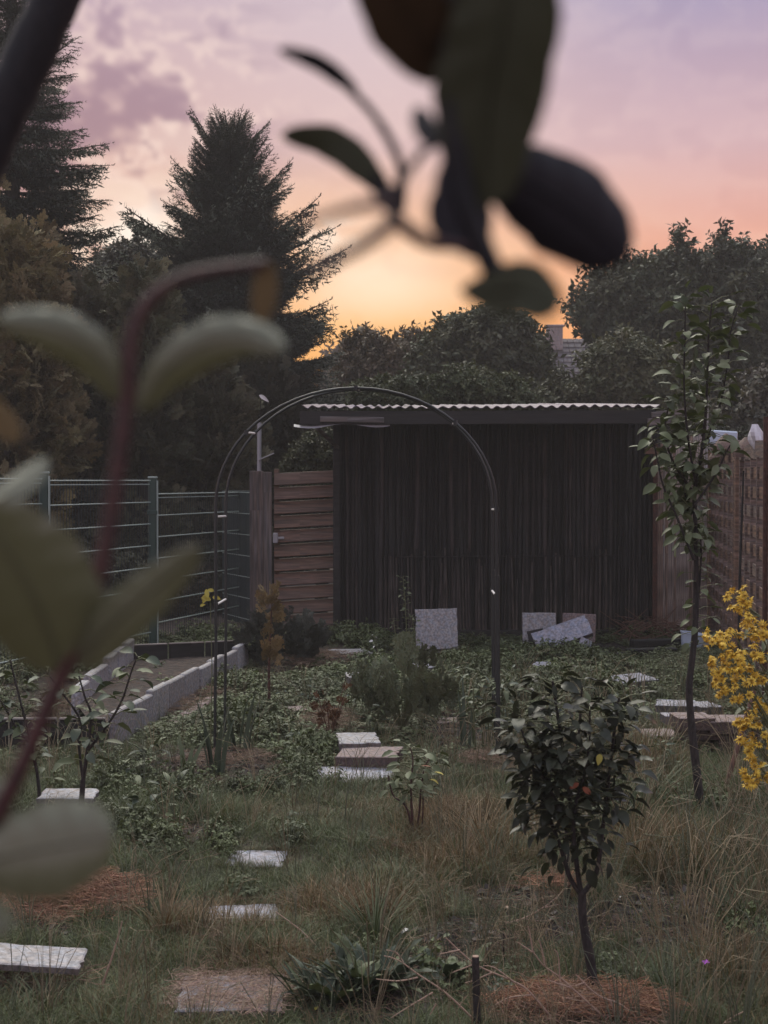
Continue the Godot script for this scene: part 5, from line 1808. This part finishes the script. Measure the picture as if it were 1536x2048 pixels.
# ---------------------------------------------------------------- yellow daisies at the right edge
func yellow_flowers() -> void:
	rng.seed = 606
	var d := 4.7
	var root := at(1640, 1400, d)
	var t := thing("yellow_daisy_plant", "tall plant massed with small yellow daisies at the right edge", "flowering plant", Vector3(root.x, gh(root.x, root.z), root.z))
	var kinds := []
	for k in 3:
		var mb := MB.new()
		var n := 11 + k
		for i in n:
			var a := TAU * i / n
			var o := Vector3(cos(a), rf(-0.45, 0.15) - 0.2 * k, sin(a)).normalized()
			leaf_shape(mb, Transform3D(aim(o, Vector3.UP), o * 0.22 + Vector3(0, 0, 0)), rf(0.7, 1.0), 0.30, 0.2, rf(0.0, 0.5), 2, 0.9)
		kinds.append(mb.done())
	var disc := MB.new()
	disc.tube([Vector3(0, -0.15, 0), Vector3(0, 0.02, 0), Vector3(0, 0.16, 0), Vector3(0, 0.22, 0)], [0.18, 0.34, 0.24, 0.06], 8)
	var dm := disc.done()
	# clusters: pixel centre, radius in pixels, number of flowers, nearness
	var cl := [[1478, 1196, 26, 15, 0], [1494, 1222, 24, 13, 0.02], [1492, 1262, 24, 14, 0], [1423, 1276, 20, 10, 0], [1458, 1262, 10, 3, 0.02], [1452, 1296, 22, 12, 0.03], [1500, 1298, 28, 14, 0.04], [1526, 1262, 16, 6, 0.05], [1436, 1330, 22, 14, 0], [1466, 1330, 26, 16, 0.05], [1512, 1340, 28, 12, 0.02], [1448, 1364, 24, 14, 0.02], [1488, 1370, 24, 8, 0.06], [1450, 1385, 14, 6, 0.0], [1472, 1394, 12, 5, 0.03], [1528, 1410, 16, 8, 0.0], [1512, 1430, 24, 11, 0.02], [1486, 1452, 16, 7, 0.0], [1500, 1484, 22, 10, 0.0], [1530, 1480, 18, 6, 0.03], [1496, 1515, 14, 5, 0.0], [1512, 1545, 24, 15, 0.02], [1500, 1560, 14, 6, 0.0], [1560, 1330, 40, 20, 0.1], [1570, 1500, 40, 16, 0.1]]
	for c in cl:
		var q := at(c[0], c[1], d - c[4]) - t.position
		var tip := q + Vector3(0.02, -0.01, -0.02)
		# a stalk to every cluster, fanned from the right
		var st := MB.new()
		var a := Vector3(rf(-0.06, 0.06), maxf(0.25, q.y * 0.35), rf(-0.05, 0.05))
		st.tube([Vector3(a.x * 0.4, 0, a.z * 0.4), a, a.lerp(tip, 0.55) + Vector3(0.04, 0.03, 0), tip], [0.006, 0.005, 0.0035, 0.002], 5, false)
		obj("stalk", st.done(), M.stem_green, t)
		var tw := MB.new()
		for i in c[3]:
			var r: float = c[2] / FP * d
			var o := Vector3(rf(-1, 1), rf(-1, 1), rf(-0.7, 0.7))
			while o.length() > 1.0:
				o = Vector3(rf(-1, 1), rf(-1, 1), rf(-0.7, 0.7))
			var p: Vector3 = q + o * r
			tw.tube([tip + Vector3(0.03, -0.01, 0), tip.lerp(p, 0.6), p], [0.0014, 0.0012, 0.001], 3, false)
			var up := (Vector3(-0.35, 0.55, 0.35) + rdir() * 0.75).normalized()
			var f := obj("flower", kinds[rng.randi() % 3], M.yellow, t, Transform3D(aim(up.cross(Vector3(0.2, 0.3, 1)), Vector3.UP), p))
			f.basis = Basis(up.cross(Vector3(0.3, 0.2, 0.9)).normalized(), up, up.cross(Vector3(0.3, 0.2, 0.9)).normalized().cross(up)).scaled(Vector3.ONE * rf(0.0145, 0.0195))
			obj("disc", dm, M.flower_disc, f, Transform3D(Basis(), Vector3.ZERO))
		obj("side_stalks", tw.done(), M.stem_green, t)
	for i in 40:
		var q := at(rf(1500, 1580), rf(1230, 1560), d + 0.05) - t.position
		obj("leaf", NARROW[i % 3], M.green_leaf, t, Transform3D(aim(Vector3(rf(-1, 0.4), rf(-0.3, 0.5), rf(-0.5, 0.5)), Vector3.UP) * Basis().scaled(Vector3.ONE * rf(0.05, 0.09)), q))

# ---------------------------------------------------------------- grass, ground cover, litter
func on_stone(x: float, z: float, grow := 0.0) -> bool:
	for s in stones:
		var v := Vector2(x - s[0], z - s[1]).rotated(s[4])
		if absf(v.x) < s[2] + grow and absf(v.y) < s[3] + grow:
			return true
	return false
func stuff(called: String, label: String, category: String) -> Node3D:
	var o := thing(called, label, category)
	o.set_meta("kind", "stuff")
	return o
func grass() -> void:
	rng.seed = 707
	var gx := []
	var gc := []
	var dx := []
	var dc := []
	var hx := []
	var hc := []
	var bed_a := gp(222, 1498)
	var bed_b := gp(492, 1336)
	var tries := 80000
	for i in tries:
		var z := -lerpf(3.6, 14.6, pow(rng.randf(), 1.12))
		var half := -z * 0.262 + 0.9
		var x := rf(-half, half)
		if on_stone(x, z, -0.022):
			continue
		if z < -8.4 and z > -12.2:                          # inside the raised bed
			var k := (z - bed_a.z) / (bed_b.z - bed_a.z)
			if k > 0.0 and k < 1.0 and x < lerpf(bed_a.x, bed_b.x, k) + 0.02 and x > lerpf(bed_a.x, bed_b.x, k) - 1.6:
				if rng.randf() < 0.93:
					continue
		var so := cover(x, z, "soil")
		var mu := cover(x, z, "mulch")
		var dry := cover(x, z, "dry")
		var keep := 1.0 - 0.88 * so - 0.75 * mu
		if rng.randf() > keep:
			continue
		var y := gh(x, z)
		var far := smoothstep(-7.6, -9.6, z)
		var n := N2.get_noise_2d(x * 60.0, z * 60.0)
		var herb := maxf(far * 0.86, smoothstep(0.12, 0.45, n) * 0.5)
		if rng.randf() < herb * (1.0 - dry):
			if rng.randf() < 0.24 and N1.get_noise_2d(x * 140.0 + 30.0, z * 140.0) > -0.22:
				var s := rf(0.05, 0.10) * (1.0 + 0.4 * far)
				if z < -9.0 and on_stone(x, z - 0.22, 0.06):
					continue
				hx.append(Transform3D(Basis(Vector3.UP, rf(0, TAU)).scaled(Vector3(s, s * rf(0.7, 1.15) * (0.55 + 1.1 * smoothstep(-0.25, 0.45, n)), s)), Vector3(x, y - 0.01, z)))
				var g := rf(0.7, 1.3) * (1.0 + 0.4 * N1.get_noise_2d(x * 90.0, z * 90.0))
				hc.append(Color(0.100 * g, 0.122 * g, 0.058 * g) if rng.randf() < 0.85 else Color(0.120 * g, 0.140 * g, 0.082 * g))
			continue
		var brown := clampf(dry * 0.68 + 0.32 * smoothstep(0.0, 0.5, -n) + 0.05, 0, 1)
		var h := rf(0.045, 0.12) * (1.0 + 0.55 * dry + 0.5 * smoothstep(0.1, 0.5, N1.get_noise_2d(x * 50.0 + 700.0, z * 50.0)))
		if x > 1.0 and z < -5.5 and z > -9.5:
			h *= 1.5
		if on_stone(x, z + 0.10, 0.05) or on_stone(x + 0.1, z, 0.0) or on_stone(x - 0.1, z, 0.0):
			h *= 0.75
		var b := Basis(Vector3.UP, rf(0, TAU)) * Basis(Vector3(1, 0, 0), rf(-0.25, 0.25))
		var tr := Transform3D(b.scaled(Vector3((0.5 * h + 0.055) * rf(0.8, 1.4), h, (0.5 * h + 0.055) * rf(0.8, 1.4))), Vector3(x, y - 0.01, z))
		var g2 := rf(0.55, 1.45)
		if rng.randf() < brown:
			dx.append(tr)
			var c := Color(0.225, 0.155, 0.095) if rng.randf() < 0.6 else Color(0.185, 0.150, 0.088)
			dc.append(Color(c.r * g2, c.g * g2, c.b * g2))
		else:
			gx.append(tr)
			var c := Color(0.110, 0.136, 0.066) if rng.randf() < 0.7 else Color(0.135, 0.158, 0.100)
			gc.append(Color(c.r * g2, c.g * g2, c.b * g2))
	# blades that lap over the edges of the stepping slabs
	for si in 7:
		var s: Array = stones[si]
		for i in 150:
			var front := rng.randf() < 0.45
			var e := Vector2(rf(-1.05, 1.05), 1.04) if front else (Vector2(rf(-1.05, 1.05), -1.05) if rng.randf() < 0.3 else Vector2(1.06 if rng.randf() < 0.5 else -1.06, rf(-1.0, 1.0)))
			var o := Vector2(e.x * s[2], e.y * s[3]).rotated(-s[4])
			var x: float = s[0] + o.x + rf(-0.012, 0.012)
			var z: float = s[1] + o.y + rf(-0.01, 0.02)
			var h := rf(0.04, 0.085) if front else rf(0.03, 0.06)
			var tr := Transform3D(Basis(Vector3.UP, rf(0, TAU)).scaled(Vector3(0.075, h, 0.075)), Vector3(x, minf(gh(x, z), 0.015) - 0.005, z))
			var g := rf(0.7, 1.3)
			if rng.randf() < 0.4:
				dx.append(tr)
				dc.append(Color(0.21 * g, 0.15 * g, 0.09 * g))
			else:
				gx.append(tr)
				gc.append(Color(0.10 * g, 0.115 * g, 0.066 * g))
	merged("tufts", TUFT, gx, gc, M.grass, stuff("green_grass", "rough green grass tufts between the slabs", "grass"))
	merged("tufts", TUFT, dx, dc, M.grass, stuff("dry_grass", "dry brownish grass mixed through the lawn", "grass"))
	merged("clumps", HERB, hx, hc, M.broad, stuff("leafy_ground_cover", "low leafy weeds covering the far bed before the shed", "ground cover"))
	# long loose stems of tall grass
	var lx := []
	var lc := []
	var lm := []
	for k in 3:
		var mb := MB.new()
		for i in 5:
			var a := rf(0, TAU)
			var o := Vector3(cos(a), 0, sin(a)) * rf(0.15, 0.7)
			mb.tube([o * 0.05, o * 0.3 + Vector3(0, 0.5, 0), o * 0.7 + Vector3(0, 0.85, 0), o * 1.2 + Vector3(0, rf(0.8, 1.0), 0)], [0.006, 0.005, 0.004, 0.002], 3, false)
		lm.append(mb.done())
	for i in 2000:
		var z := -lerpf(4.0, 11.0, pow(rng.randf(), 1.3))
		var half := -z * 0.262 + 0.5
		var x := rf(-half, half)
		if on_stone(x, z, 0.05) or cover(x, z, "mulch") > 0.5 or (x < 0.2 and rng.randf() < 0.6):
			continue
		var s := rf(0.12, 0.30) * (1.25 if x > 0.8 else 1.0)
		lx.append(Transform3D(Basis(Vector3.UP, rf(0, TAU)).scaled(Vector3(s, s, s)), Vector3(x, gh(x, z), z)))
		var g := rf(0.6, 1.2)
		lc.append(Color(0.30 * g, 0.24 * g, 0.155 * g) if rng.randf() < 0.6 else Color(0.15 * g, 0.165 * g, 0.11 * g))
	merged("stems", lm, lx, lc, M.grass, stuff("long_grass_stems", "long loose grass stems rising from the lawn", "grass"))
func clods() -> void:
	var kinds := []
	for k in 3:
		var mb := MB.new()
		var pts := []
		for i in 8:
			pts.append(Vector3(-1 if i & 1 else 1, -0.7 if i & 2 else 0.7, -1 if i & 4 else 1) * rf(0.6, 1.0))
		for f in [[0, 1, 3, 2], [4, 5, 7, 6], [0, 1, 5, 4], [2, 3, 7, 6], [0, 2, 6, 4], [1, 3, 7, 5]]:
			var c: Vector3 = (pts[f[0]] + pts[f[1]] + pts[f[2]] + pts[f[3]]) * 0.25
			mb.face([pts[f[0]], pts[f[1]], pts[f[2]]], c)
			mb.face([pts[f[0]], pts[f[2]], pts[f[3]]], c)
		kinds.append(mb.done())
	var xs := []
	var cs := []
	for i in 30000:
		var z := -lerpf(3.8, 13.0, pow(rng.randf(), 1.5))
		var half := -z * 0.262 + 0.5
		var x := rf(-half, half)
		if on_stone(x, z) or rng.randf() > cover(x, z, "soil") + 0.25 * cover(x, z, "mulch"):
			continue
		var s := 0.004 + 0.016 * pow(rng.randf(), 3.0)
		xs.append(Transform3D(Basis(rdir(), rf(0, TAU)).scaled(Vector3.ONE * s), Vector3(x, gh(x, z) + s * 0.3, z)))
		var g := rf(0.6, 1.5)
		cs.append(Color(0.050 * g, 0.038 * g, 0.035 * g))
	merged("clods", kinds, xs, cs, M.straw, stuff("soil_crumbs", "dark crumbs of soil on the bare patches", "soil"))
func litter() -> void:
	rng.seed = 808
	var xs := []
	var cs := []
	for i in 38000:
		var z := -lerpf(3.8, 13.0, pow(rng.randf(), 1.4))
		var half := -z * 0.262 + 0.5
		var x := rf(-half, half)
		var mu := cover(x, z, "mulch")
		var so := cover(x, z, "soil")
		var dry := cover(x, z, "dry")
		var st := on_stone(x, z)
		var keep := maxf(mu, maxf(so * 0.13, dry * 0.3))
		if st:
			keep = 0.10
		if rng.randf() > keep:
			continue
		var s := rf(0.05, 0.13)
		var y := gh(x, z) + rf(0.0, 0.03) + (0.05 * mu if not st else 0.0)
		if st:
			y = 0.03
			if z < -5.0:
				continue
		xs.append(Transform3D(Basis(Vector3.UP, rf(0, TAU)) * Basis(Vector3(1, 0, 0), rf(-0.15, 0.15)) * Basis().scaled(Vector3(s, s, s)), Vector3(x, y, z)))
		var g := rf(0.55, 1.15)
		var c := Color(0.36, 0.185, 0.11) if mu > 0.4 and z > -6.5 else Color(0.25, 0.165, 0.115)
		cs.append(Color(c.r * g, c.g * g, c.b * g))
	# a mat of straw on the nearest slab
	for i in 230:
		var a := gp(462, 1984, 0.028)
		var v := Vector2(rf(-0.16, 0.16), rf(-0.16, 0.16))
		if (v - Vector2(0.035, 0.0)).length() < 0.042 and rng.randf() < 0.9:
			continue
		var s := rf(0.05, 0.10)
		xs.append(Transform3D(Basis(Vector3.UP, rf(-0.5, 0.5)).scaled(Vector3(s, s * 0.5, s)), Vector3(a.x + v.x, 0.030 + rf(0.0, 0.008), a.z + v.y)))
		var g := rf(0.6, 1.15)
		cs.append(Color(0.40 * g, 0.28 * g, 0.225 * g))
	# crumbs of soil on the bare patches
	clods()
	# straw heap round the dark sapling
	for i in 260:
		var c := gp(1150, 2035)
		var a := rf(0, TAU)
		var r := pow(rng.randf(), 0.7) * 0.25
		var s := rf(0.06, 0.12)
		xs.append(Transform3D(Basis(Vector3.UP, rf(0, TAU)) * Basis(Vector3(1, 0, 0), rf(-0.3, 0.3)) * Basis().scaled(Vector3(s, s, s)), Vector3(c.x + cos(a) * r * 1.2, 0.005 + 0.055 * (1.0 - r / 0.24) + rf(0, 0.01), c.z + sin(a) * r)))
		var g := rf(0.6, 1.15)
		cs.append(Color(0.34 * g, 0.22 * g, 0.155 * g))
	for i in 620:                                          # the ring round the left sapling
		var c := gp(140, 1800)
		var a := rf(0, TAU)
		var r := sqrt(rng.randf())
		var s := rf(0.06, 0.13)
		xs.append(Transform3D(Basis(Vector3.UP, rf(0, TAU)) * Basis(Vector3(1, 0, 0), rf(-0.3, 0.3)) * Basis().scaled(Vector3(s, s, s)), Vector3(c.x + cos(a) * r * 0.27, gh(c.x, c.z) + 0.01 + 0.05 * (1.0 - r) + rf(0, 0.015), c.z + sin(a) * r * 0.30)))
		var g := rf(0.5, 1.2)
		cs.append(Color(0.38 * g, 0.20 * g, 0.125 * g))
	merged("stalks", STRAW, xs, cs, M.straw, stuff("straw_litter", "reddish straw and dry stalks strewn round saplings and slabs", "straw"))
	# pale branching dry twigs at the bottom
	var tw := [
		[[[1000, 2090], [890, 1985], [838, 1950], [796, 1920], [768, 1912]], "pale dry branched stalk reaching left over the large dock", [[[866, 1985], [820, 2012], [782, 2036]], [[836, 1955], [796, 1962], [752, 1958]], [[806, 1924], [792, 1905], [772, 1900]], [[872, 2008], [860, 2030]]]],
		[[[1130, 2070], [1060, 1985], [1020, 1960], [950, 1928], [892, 1876]], "pale dry branched stalk crossing behind the cut stake", [[[1062, 1990], [1020, 1995], [990, 2010]], [[950, 1928], [905, 1945]], [[920, 1900], [880, 1908]], [[1025, 1962], [988, 1935], [966, 1932]], [[985, 1945], [950, 1960], [930, 1966]]]],
		[[[1240, 2065], [1170, 2000], [1120, 1955], [1086, 1930], [1064, 1900]], "pale dry branched stalk right of the cut stake, near the sapling foot", [[[1120, 1958], [1116, 1910], [1108, 1900]], [[1090, 1932], [1084, 1900], [1078, 1880]], [[1140, 1975], [1088, 1958]], [[1066, 1904], [1060, 1870], [1056, 1852]], [[1064, 1904], [1036, 1885]]]],
		[[[1010, 1846], [1050, 1836], [1100, 1806], [1132, 1776]], "pale bent dry stalk lying left of the dark sapling trunk", [[[1050, 1838], [1085, 1842], [1120, 1835]], [[1090, 1815], [1120, 1808]]]],
		[[[1340, 2045], [1280, 2038], [1200, 2030], [1150, 2024]], "pale straight dry stalk at the bottom right of the sapling", [[[1250, 2036], [1225, 2010], [1218, 1985]], [[1200, 2030], [1180, 2040]]]],
		[[[1296, 2060], [1245, 2012], [1195, 1990], [1152, 1950]], "pale dry stalk crossing the straw at the sapling foot", [[[1220, 2000], [1230, 2035]], [[1170, 1965], [1150, 1972]]]],
		[[[1520, 1790], [1500, 1810], [1490, 1845], [1478, 1866]], "pale curved grass stalk at the right edge", []],
		[[[1430, 2080], [1450, 2045], [1490, 2022]], "short pale stalk at the bottom right corner", [[[1450, 2046], [1475, 2040]]]],
		[[[630, 1890], [600, 1860], [552, 1824]], "pale stalk leaning onto the second stepping slab", [[[615, 1875], [590, 1882]]]],
		[[[205, 1968], [222, 1920], [240, 1860], [244, 1842]], "long pale stalk in the grass left of the stepping slabs", []],
	]
	for w in tw:
		var d0 := 4.35
		var py: float = w[0][0][1]
		d0 = clampf(dist_of(minf(py, 2060.0)) - 0.06, 4.15, 8.0)
		var root := at(w[0][0][0], py, d0)
		var t := thing("dry_stalk", w[1], "dry stalk", root, "pale dry stalks")
		stem(t, "stalk", w[0], d0, 0.0038, 0.0016, M.twig_pale, 5)
		for s in w[2]:
			stem(t, "side_shoot", s, d0 - 0.005, 0.0026, 0.0012, M.twig_pale, 5)
	# fallen leaves and white bits
	for k in 6:
		var p := gp([632, 900, 430, 818, 1010, 1240][k], [2020, 1868, 1592, 1858, 1812, 1795][k], 0.03)
		tag(obj("fallen_leaf", LEAF[k % 4], [M.yellow_leaf, M.pear_leaf_pale, M.pear_leaf_pale, M.clip, M.twig_pale, M.clip][k], self, Transform3D(aim(Vector3(rf(-1, 1), 0.1, rf(-1, 1)), Vector3.UP + rdir() * 0.3) * Basis().scaled(Vector3.ONE * rf(0.025, 0.05)), p)), ["yellowed leaf by the straw covered slab", "pale leaf in the soil above the large dock", "pale greenish leaf in the grass under the sword leaved plants", "white bloom in the grass above the large dock", "tan leaf in the dry grass left of the dark sapling", "pale leaf in the dark soil right of the dark sapling"][k], "leaf")

# ---------------------------------------------------------------- the blurred branches near the lens
func arc_leaf(parent: Node3D, px: Array, d0: float, d1: float, w: float, m: Material, bow := 0.55, blunt := 0.9, turn := 0.25, label := "") -> void:
	# px: the midrib's course; w: greatest width in pixels; the blade bows across its width, so that an edge turns to the sky
	var c := Curve3D.new()
	for i in px.size():
		var u := float(i) / (px.size() - 1)
		var a := at(px[maxi(i - 1, 0)][0], px[maxi(i - 1, 0)][1], lerpf(d0, d1, u))
		var b := at(px[mini(i + 1, px.size() - 1)][0], px[mini(i + 1, px.size() - 1)][1], lerpf(d0, d1, u))
		var h := (b - a) * 0.17
		c.add_point(at(px[i][0], px[i][1], lerpf(d0, d1, u)), -h, h)
	var L := c.get_baked_length()
	var rows := []
	var mid := []
	var rr := []
	var n := 18
	for i in n + 1:
		var u := float(i) / n
		var p := c.sample_baked(u * L, true)
		var t := (c.sample_baked(minf(u + 0.03, 1.0) * L, true) - c.sample_baked(maxf(u - 0.03, 0.0) * L, true)).normalized()
		var eye := (EYE - p).normalized()
		var side := t.cross(eye).normalized()
		var face := side.cross(t).normalized()
		if face.dot(eye) < 0.0:
			face = -face
		var s2 := (side * cos(turn) + face * sin(turn)).normalized()
		var f2 := s2.cross(t).normalized()
		if f2.dot(eye) < 0.0:
			f2 = -f2
		var hw := w / FP * lerpf(d0, d1, u) * 0.5 * (pow(sin(PI * pow(clampf(u, 0.0, 1.0), blunt)), 0.62) + 0.01)
		hw *= 1.0 + 0.03 * sin(u * 23.0)
		var row := []
		for k in range(-4, 5):
			var q := k / 4.0
			var ph := q * bow * 1.5
			row.append(p + s2 * hw * sin(ph) / maxf(sin(bow * 1.5), 0.2) + f2 * hw * (cos(ph) - 1.0) * bow + f2 * hw * (0.06 * cos(u * 40.0 + absf(q) * 5.0) * absf(q) - 0.05 * exp(-q * q * 40.0)) - parent.position)
		rows.append(row)
		mid.append(p + f2 * 0.0004 - parent.position - f2 * hw * 0.05)
		rr.append(lerpf(0.0009, 0.0003, u))
	var mb := MB.new()
	mb.grid(rows, (EYE - at(px[0][0], px[0][1], d0)).normalized())
	var o := obj("leaf", mb.done(), m, parent)
	mb = MB.new()
	mb.tube(mid, rr, 5)
	obj("midrib", mb.done(), m, o)
	if label:
		o.set_meta("label", label)
func near_branches() -> void:
	rng.seed = 909
	var d := 0.46
	var t := thing("near_left_branch", "blurred reddish twig with broad grey green leaves close at the left", "branch", at(120, 1400, d))
	stem(t, "stem", [[-90, 1800], [-20, 1660], [45, 1530], [105, 1390], [165, 1260], [205, 1120], [232, 960], [252, 800], [262, 680], [292, 610], [350, 562], [430, 540], [535, 528]], d, 0.0031, 0.0017, M.red_bark, 10)
	arc_leaf(t, [[250, 800], [190, 705], [105, 655], [-5, 640]], d, d - 0.02, 96, M.near_leaf, 0.75, 1.0, -0.25)
	arc_leaf(t, [[275, 822], [335, 735], [420, 682], [505, 672], [572, 700]], d, d - 0.02, 98, M.near_leaf, 0.75, 1.0, 0.25)
	arc_leaf(t, [[522, 650], [528, 590], [536, 520]], d, d, 50, M.near_leaf_brown, 0.3, 1.0)
	arc_leaf(t, [[125, 1348], [70, 1200], [-40, 1010]], d, d - 0.03, 255, M.near_leaf, 0.65, 0.95, 0.15, "largest leaf of the twig, cut by the photo edge")
	arc_leaf(t, [[150, 1330], [225, 1245], [320, 1165], [402, 1092]], d, d - 0.03, 108, M.near_leaf, 0.6, 0.75, 0.3)
	arc_leaf(t, [[-80, 1735], [60, 1700], [225, 1672]], d, d - 0.03, 195, M.near_leaf, 0.65, 1.25, 0.2)
	arc_leaf(t, [[-25, 1010], [40, 970], [95, 918]], d, d + 0.03, 50, M.near_leaf, 0.4, 1.0)
	arc_leaf(t, [[-30, 800], [0, 835], [34, 882]], d + 0.05, d + 0.05, 52, M.near_leaf_brown, 0.3, 1.0, 0.2, "small orange brown leaf at the photo edge")
	arc_leaf(t, [[-60, 1800], [-20, 1830], [24, 1850]], d, d, 70, M.near_leaf, 0.5, 1.0)
	arc_leaf(t, [[-60, 1560], [-20, 1580], [28, 1600]], d, d, 60, M.near_leaf, 0.6, 1.0)
	var e := 0.38
	var u := thing("near_top_branch", "blurred dark leafy twig hanging into the sky from the top", "branch", at(930, 200, e))
	stem(u, "stem", [[900, -160], [900, 60], [905, 200], [918, 320], [935, 420], [985, 540]], e, 0.0034, 0.0030, M.black_bark, 10)
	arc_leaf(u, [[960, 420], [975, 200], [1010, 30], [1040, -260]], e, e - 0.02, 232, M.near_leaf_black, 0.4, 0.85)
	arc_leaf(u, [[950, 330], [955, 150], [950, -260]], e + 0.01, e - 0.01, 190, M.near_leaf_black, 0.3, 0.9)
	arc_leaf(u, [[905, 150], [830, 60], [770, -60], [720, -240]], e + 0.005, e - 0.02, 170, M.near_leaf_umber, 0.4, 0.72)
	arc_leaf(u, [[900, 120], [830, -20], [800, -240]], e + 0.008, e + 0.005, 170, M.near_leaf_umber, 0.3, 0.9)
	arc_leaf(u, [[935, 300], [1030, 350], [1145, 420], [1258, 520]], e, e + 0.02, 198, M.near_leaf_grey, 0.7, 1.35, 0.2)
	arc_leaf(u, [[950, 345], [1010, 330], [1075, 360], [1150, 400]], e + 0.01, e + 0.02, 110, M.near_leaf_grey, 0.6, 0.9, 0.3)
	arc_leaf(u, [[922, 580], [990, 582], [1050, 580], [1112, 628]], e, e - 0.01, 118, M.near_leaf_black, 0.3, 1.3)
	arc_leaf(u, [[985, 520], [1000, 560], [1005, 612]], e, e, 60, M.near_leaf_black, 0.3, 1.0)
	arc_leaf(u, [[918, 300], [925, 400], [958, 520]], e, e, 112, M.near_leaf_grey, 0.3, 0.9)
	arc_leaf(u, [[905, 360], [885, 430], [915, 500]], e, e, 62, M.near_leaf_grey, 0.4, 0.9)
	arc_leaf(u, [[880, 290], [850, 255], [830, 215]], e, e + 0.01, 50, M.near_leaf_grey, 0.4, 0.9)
	stem(u, "twig", [[935, 480], [870, 490], [810, 455], [780, 410], [775, 370]], e, 0.0014, 0.0022, M.near_leaf_grey, 8)
	stem(u, "twig", [[900, 280], [850, 300], [805, 360], [785, 410]], e + 0.01, 0.0011, 0.0012, M.near_leaf_grey, 8)
	arc_leaf(u, [[800, 430], [770, 390], [740, 350]], e, e, 44, M.near_leaf_grey, 0.4, 0.9)
	stem(u, "twig", [[800, 420], [800, 330], [755, 240], [700, 180], [640, 135], [575, 102]], e + 0.08, 0.0017, 0.0010, M.black_bark, 8)
	arc_leaf(u, [[715, 185], [640, 128], [556, 98]], e + 0.08, e + 0.07, 36, M.near_leaf_grey, 0.4, 0.9)
	arc_leaf(u, [[778, 388], [700, 310], [640, 280], [562, 272]], e + 0.10, e + 0.12, 70, M.near_leaf_black, 0.4, 1.0)
	stem(u, "twig", [[785, 405], [720, 412], [640, 436], [600, 446]], e - 0.05, 0.0015, 0.0008, M.red_bark, 8)
	stem(u, "twig", [[790, 440], [740, 480], [680, 515], [620, 545]], e - 0.04, 0.0019, 0.0011, M.red_bark, 8)
	stem(u, "twig", [[800, 440], [860, 480], [930, 500]], e - 0.02, 0.0012, 0.0012, M.red_bark, 8)
	# the dark slanting stem in the top left corner
	var v := thing("near_slanting_stem", "blurred black stem slanting across the top left corner", "stem", at(60, 120, 0.8))
	stem(v, "stem", [[-75, 420], [0, 238], [60, 110], [110, 0], [180, -160]], 0.8, 0.0132, 0.0128, M.black_bark, 12)
